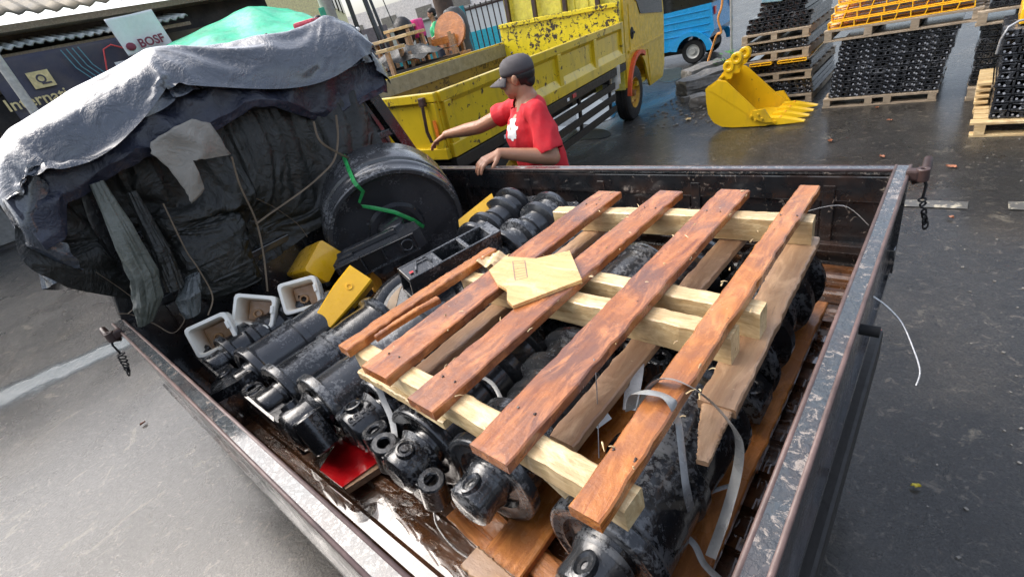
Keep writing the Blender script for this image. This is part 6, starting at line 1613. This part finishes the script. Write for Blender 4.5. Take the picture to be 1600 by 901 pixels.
# cyan railing
p = ad(600, 60, 13.5); rl = empty('railing', (p.x, p.y, 0), (0, 0, .45), 'cyan metal railing along the roadside', 'railing')
cy = plain('cyan_rail_paint', (.03, .3, .34), .5)
b = MB(); b.box((0, 0, 1.45), (5, .05, .06)); b.box((0, 0, .95), (5, .05, .05)); b.build('rail', cy, rl)
for k in range(6): MB().box((-2.4 + .96 * k, 0, .8), (.07, .07, 1.6)).build('post', cy, rl)
# big tree trunk
p = ad(697, 20, 12); t_e = empty('tree', (p.x, p.y, 0), (0, 0, 0), 'broad brown tree trunk between the tables and the white wall', 'tree')
b = MB(); b.tube([(0, 0, -.1), (.02, 0, .8), (0, 0, 2), (-.05, 0, 3.2), (-.1, 0, 5)], [.36, .27, .24, .23, .2], 16)
for a, zz in ((.5, 3.4), (2.4, 3.9), (4.4, 4.3)): b.tube([(-.08, 0, zz), (.5 * cos(a), .5 * sin(a), zz + .8), (1.5 * cos(a), 1.5 * sin(a), zz + 1.6)], [.12, .09, .05], 8)
bark = plain('brown_bark', (.09, .06, .045), .8, bumps=20); b.build('trunk', bark, t_e)
b = MB(); r_ = random.Random(3)
for k in range(2600):
    a = r_.uniform(0, 6.28); ph = r_.uniform(-1, 1); rr = 2.1 * r_.random() ** .4; c = Vector((rr * cos(a) * 1.1, rr * sin(a), 6.2 + 1.2 * ph * (1 - rr / 3.2)))
    if mnoise.noise(c * .9) < -.12: continue
    u = Vector((r_.uniform(-1, 1), r_.uniform(-1, 1), r_.uniform(-.6, .3))).normalized(); s_ = u.orthogonal().normalized() * .05; q = c + u * .2
    b.add([tuple(c), tuple((c + q) / 2 + s_), tuple(q), tuple((c + q) / 2 - s_)], [(0, 1, 2, 3)])
b.build('crown', plain('tree_leaves', (.05, .11, .03), .6), t_e)
# dark wooden statue-like bin and carved stand
p = ad(717, 60, 9.6); bn_ = empty('litter_bin', (p.x, p.y, 0), (0, 0, .5), 'dark grey rounded litter bin with wooden sign and gold mark beside the tree', 'bin')
b = MB(); b.lathe([(.0, 0), (.34, 0), (.33, .75), (.25, 1.05), (.21, 1.5), (.27, 1.7), (.24, 1.95), (.15, 2.08), (0, 2.12)], 20); b.build('body', plain('dark_grey_stone', (.07, .075, .075), .6), bn_)
MB().box((-.02, -.27, 1.62), (.46, .04, .2), b=.01).build('board', M['plankraw'], bn_)
b = MB(); b.prism([(-.09, -.06), (.09, -.06), (.11, .06), (.05, .0), (0, .09), (-.05, 0), (-.11, .06)], 0, .02, Matrix.Translation((0, -.25, 1.25)) @ Matrix.Rotation(pi / 2, 4, 'X')); b.build('mark', gold, bn_)
# low slatted brown crate in front of it
p = ad(712, 78, 8.8); cr_e = empty('slatted_crate', (p.x, p.y, .75), (0, 0, .5), 'reddish brown slatted crate in front of the litter bin', 'crate')
for k in range(7): MB().box((-.24 + .08 * k, 0, .3), (.035, .03, .6), b=.003).build('slat', M['plankraw'], cr_e)
for z in (.02, .58): MB().box((0, .02, z), (.55, .03, .05)).build('rail', M['plankraw'], cr_e)
MB().box((0, .2, -.38), (.6, .4, .72)).build('base', M['shop'], cr_e)
# tables and chairs in dark wood
def table(label, px_, py_, d, w_, dp_, top, rz, mat='plankraw', round_=False):
    p = ad(px_, py_, d); e = empty('wooden_table', (p.x, p.y, p.z - top), (0, 0, rz), label, 'table', 'wooden furniture piled behind the tipper truck')
    if round_: MB().lathe([(0, .0), (w_, 0), (w_, .05), (0, .05)], 28, Matrix.Translation((0, 0, top)) @ Matrix.Rotation(1.25, 4, 'X')).build('table_top', M['base_wood'], e)
    else: MB().box((0, 0, top), (w_, dp_, .05), b=.006).build('table_top', M['pale' if mat == 'plankraw' else mat], e)
    for sx in (-1, 1):
        for sy in (-1, 1): MB().box((sx * (w_ / 2 - .06), sy * (dp_ / 2 - .06), top / 2 - .02), (.06, .06, top - .03)).build('leg', M['plankraw'], e)
    return e
table('long pale table top on brown legs behind the tipper truck', 610, 62, 8.5, 1.25, .5, 1.3, .15)
table('low pale table with slatted sides at the left end of the furniture', 592, 82, 7.6, .7, .5, 1.2, .3)
table('sloping pale board leaning on the long table', 626, 45, 9.0, .5, .6, 1.5, .6)
table('round reddish brown table top tipped up in front of the tree', 704, 50, 9.0, .33, .4, 1.2, .3, 'base_wood', True)
def chair(label, px_, py_, d, rz, sc=1):
    p = ad(px_, py_, d); e = empty('wooden_chair', (p.x, p.y, p.z - .9), (0, 0, rz), label, 'chair', 'wooden chairs piled behind the tipper truck')
    MB().box((0, 0, .45), (.45, .45, .05), b=.008).build('seat', M['plankraw'], e)
    for sx in (-1, 1):
        MB().box((sx * .2, -.2, .22), (.05, .05, .44)).build('leg', M['plankraw'], e); MB().box((sx * .2, .2, .48), (.05, .05, .96)).build('leg', M['plankraw'], e)
    MB().box((0, .2, .85), (.36, .03, .12), b=.006).build('backrest', M['base_wood'], e)
chair('brown wooden chair in front of the round table top', 680, 62, 8.4, .4); chair('brown wooden chair half behind the tipper truck rail', 664, 80, 7.8, 2.2)
p = ad(648, 46, 9.3); st_ = empty('pink_stool', (p.x, p.y, p.z - .8), (0, 0, .3), 'bright pink plastic seat on thin dark legs', 'stool')
MB().box((0, 0, .8), (.3, .3, .32), b=.03).build('seat', plain('hot_pink_plastic', (.85, .06, .3), .4), st_)
for sx in (-1, 1):
    for sy in (-1, 1): MB().cyl((sx * .12, sy * .12, .65), (sx * .18, sy * .18, 0), .018, n=8).build('leg', M['dark'], st_)
p = ad(632, 50, 9.0); MB_ = MB(); MB_.ell((0, 0, 0), (.2, .2, .26), 14); tag(MB_.build('black_bag', M['tyre'], loc=p), 'black bag hanging between the sloping board and the pink seat', 'bag')
b = MB(); p = ad(640, 82, 8.0)
b.grid(lambda u, v: (p.x - .9 + 1.6 * u, p.y - .5 + 1.0 * v, p.z - .12 + .2 * sin(pi * u) * sin(pi * v) + .06 * ridged((u * 2, v * 2, 0), 1.5, 3)), 30, 20)
tag(b.build('dark_tarpaulin', M['tarp_dark']), 'dark crumpled sheet spread over goods below the tables', 'tarpaulin')
MB_ = MB(); MB_.box((p.x, p.y, (p.z - .2) / 2), (1.4, .9, p.z - .2)); tag(MB_.build('goods_stack', M['shop']), 'dark stacked goods under the crumpled sheet', 'goods')
# steel bar fence right of the bin
p = ad(745, 40, 14); fn_ = empty('bar_fence', (p.x, p.y, 0), (0, 0, .45), 'dark vertical bar fence between litter bin and tipper headboard', 'fence')
for k in range(14): MB().box((-1.1 + .17 * k, 0, 1.1), (.03, .03, 2.2)).build('bar', M['brown_rust'], fn_)
MB().box((0, 0, 2.1), (2.4, .04, .05)).build('rail', M['brown_rust'], fn_); MB().box((0, 0, .25), (2.4, .06, .5)).build('base', M['conc'], fn_)
p = ad(728, 40, 11.5); b = MB(); b.cyl((0, 0, 0), (0, 0, 2.15), .06, n=12); tag(b.build('bollard_post', cy, loc=(p.x, p.y, 0)), 'dark teal post right of the litter bin', 'post')
# two seated or standing passers-by
def passer(label, px_, py_, d, rz, top, legs, seat=False):
    p = ad(px_, py_, d); e = empty('person', (p.x, p.y, p.z - 1.55), (0, 0, rz), label, 'person'); b = MB()
    head_mb(b, Vector((0, 0, 1.55)), (1, 0, -.1), (0, 0, 1), .95); capsule(b, (0, 0, 1.38), (0, 0, 1.5), .05, .05)
    for s_ in (-1, 1):
        capsule(b, (0, s_ * .17, 1.33), (.06, s_ * .24, 1.08), .045, .038); capsule(b, (.06, s_ * .24, 1.08), (.28, s_ * .16, 1.0), .036, .026); hand(b, (.28, s_ * .16, 1.0), (1, -s_ * .2, -.1), (0, 0, 1), .35, .95, s_)
        capsule(b, (0, s_ * .09, .85), (.04, s_ * .11, .45), .075, .05); capsule(b, (.04, s_ * .11, .45), (0, s_ * .11, .06), .048, .034)
    capsule(b, (0, 0, .9), (0, 0, 1.25), .12, .12); fuse(b, 'body', M['skin'], e, .011, 2)
    b = MB(); capsule(b, (0, 0, .88), (0, 0, 1.2), .14, .15); capsule(b, (0, -.13, 1.3), (0, .13, 1.3), .075, .075)
    for s_ in (-1, 1): capsule(b, (0, s_ * .17, 1.32), (.04, s_ * .215, 1.16), .066, .062)
    fuse(b, 'shirt', top, e, .012, 4)
    b = MB()
    for s_ in (-1, 1): capsule(b, (0, s_ * .08, .88), (.04, s_ * .11, .45), .1, .08); capsule(b, (.04, s_ * .11, .45), (0, s_ * .11, .1), .078, .065)
    fuse(b, 'trousers', M['pants'], e, .013, 3)
    b = MB(); b.ell((-.02, 0, 1.6), (.1, .085, .075), 16); b.ell((-.06, 0, 1.55), (.06, .075, .07), 12); fuse(b, 'hair', M['hair'], e, .01, 2)
    b = MB()
    for s_ in (-1, 1): capsule(b, (-.02, s_ * .11, .045), (.13, s_ * .12, .04), .045, .036)
    fuse(b, 'shoes', M['tyre'], e, .012, 2); return e
passer('passer-by in a bright green top beside the tree trunk', 674, 22, 11.2, -2.2, plain('green_top', (.05, .5, .2), .7), None)
passer('passer-by in dark clothes under the tip of the green canopy', 497, 34, 10.6, -2.6, plain('dark_top', (.03, .03, .035), .7), None)
p = ad(487, 50, 10.5); b = MB(); b.box((0, 0, 0), (.5, .5, .45), (0, 0, .6), b=.05); b.box((0, 0, -.6), (.4, .4, .7), (0, 0, .6)); tag(b.build('red_box', plain('pinkish_red_plastic', (.65, .08, .12), .5), loc=p), 'pinkish red box under the tip of the green canopy', 'box')
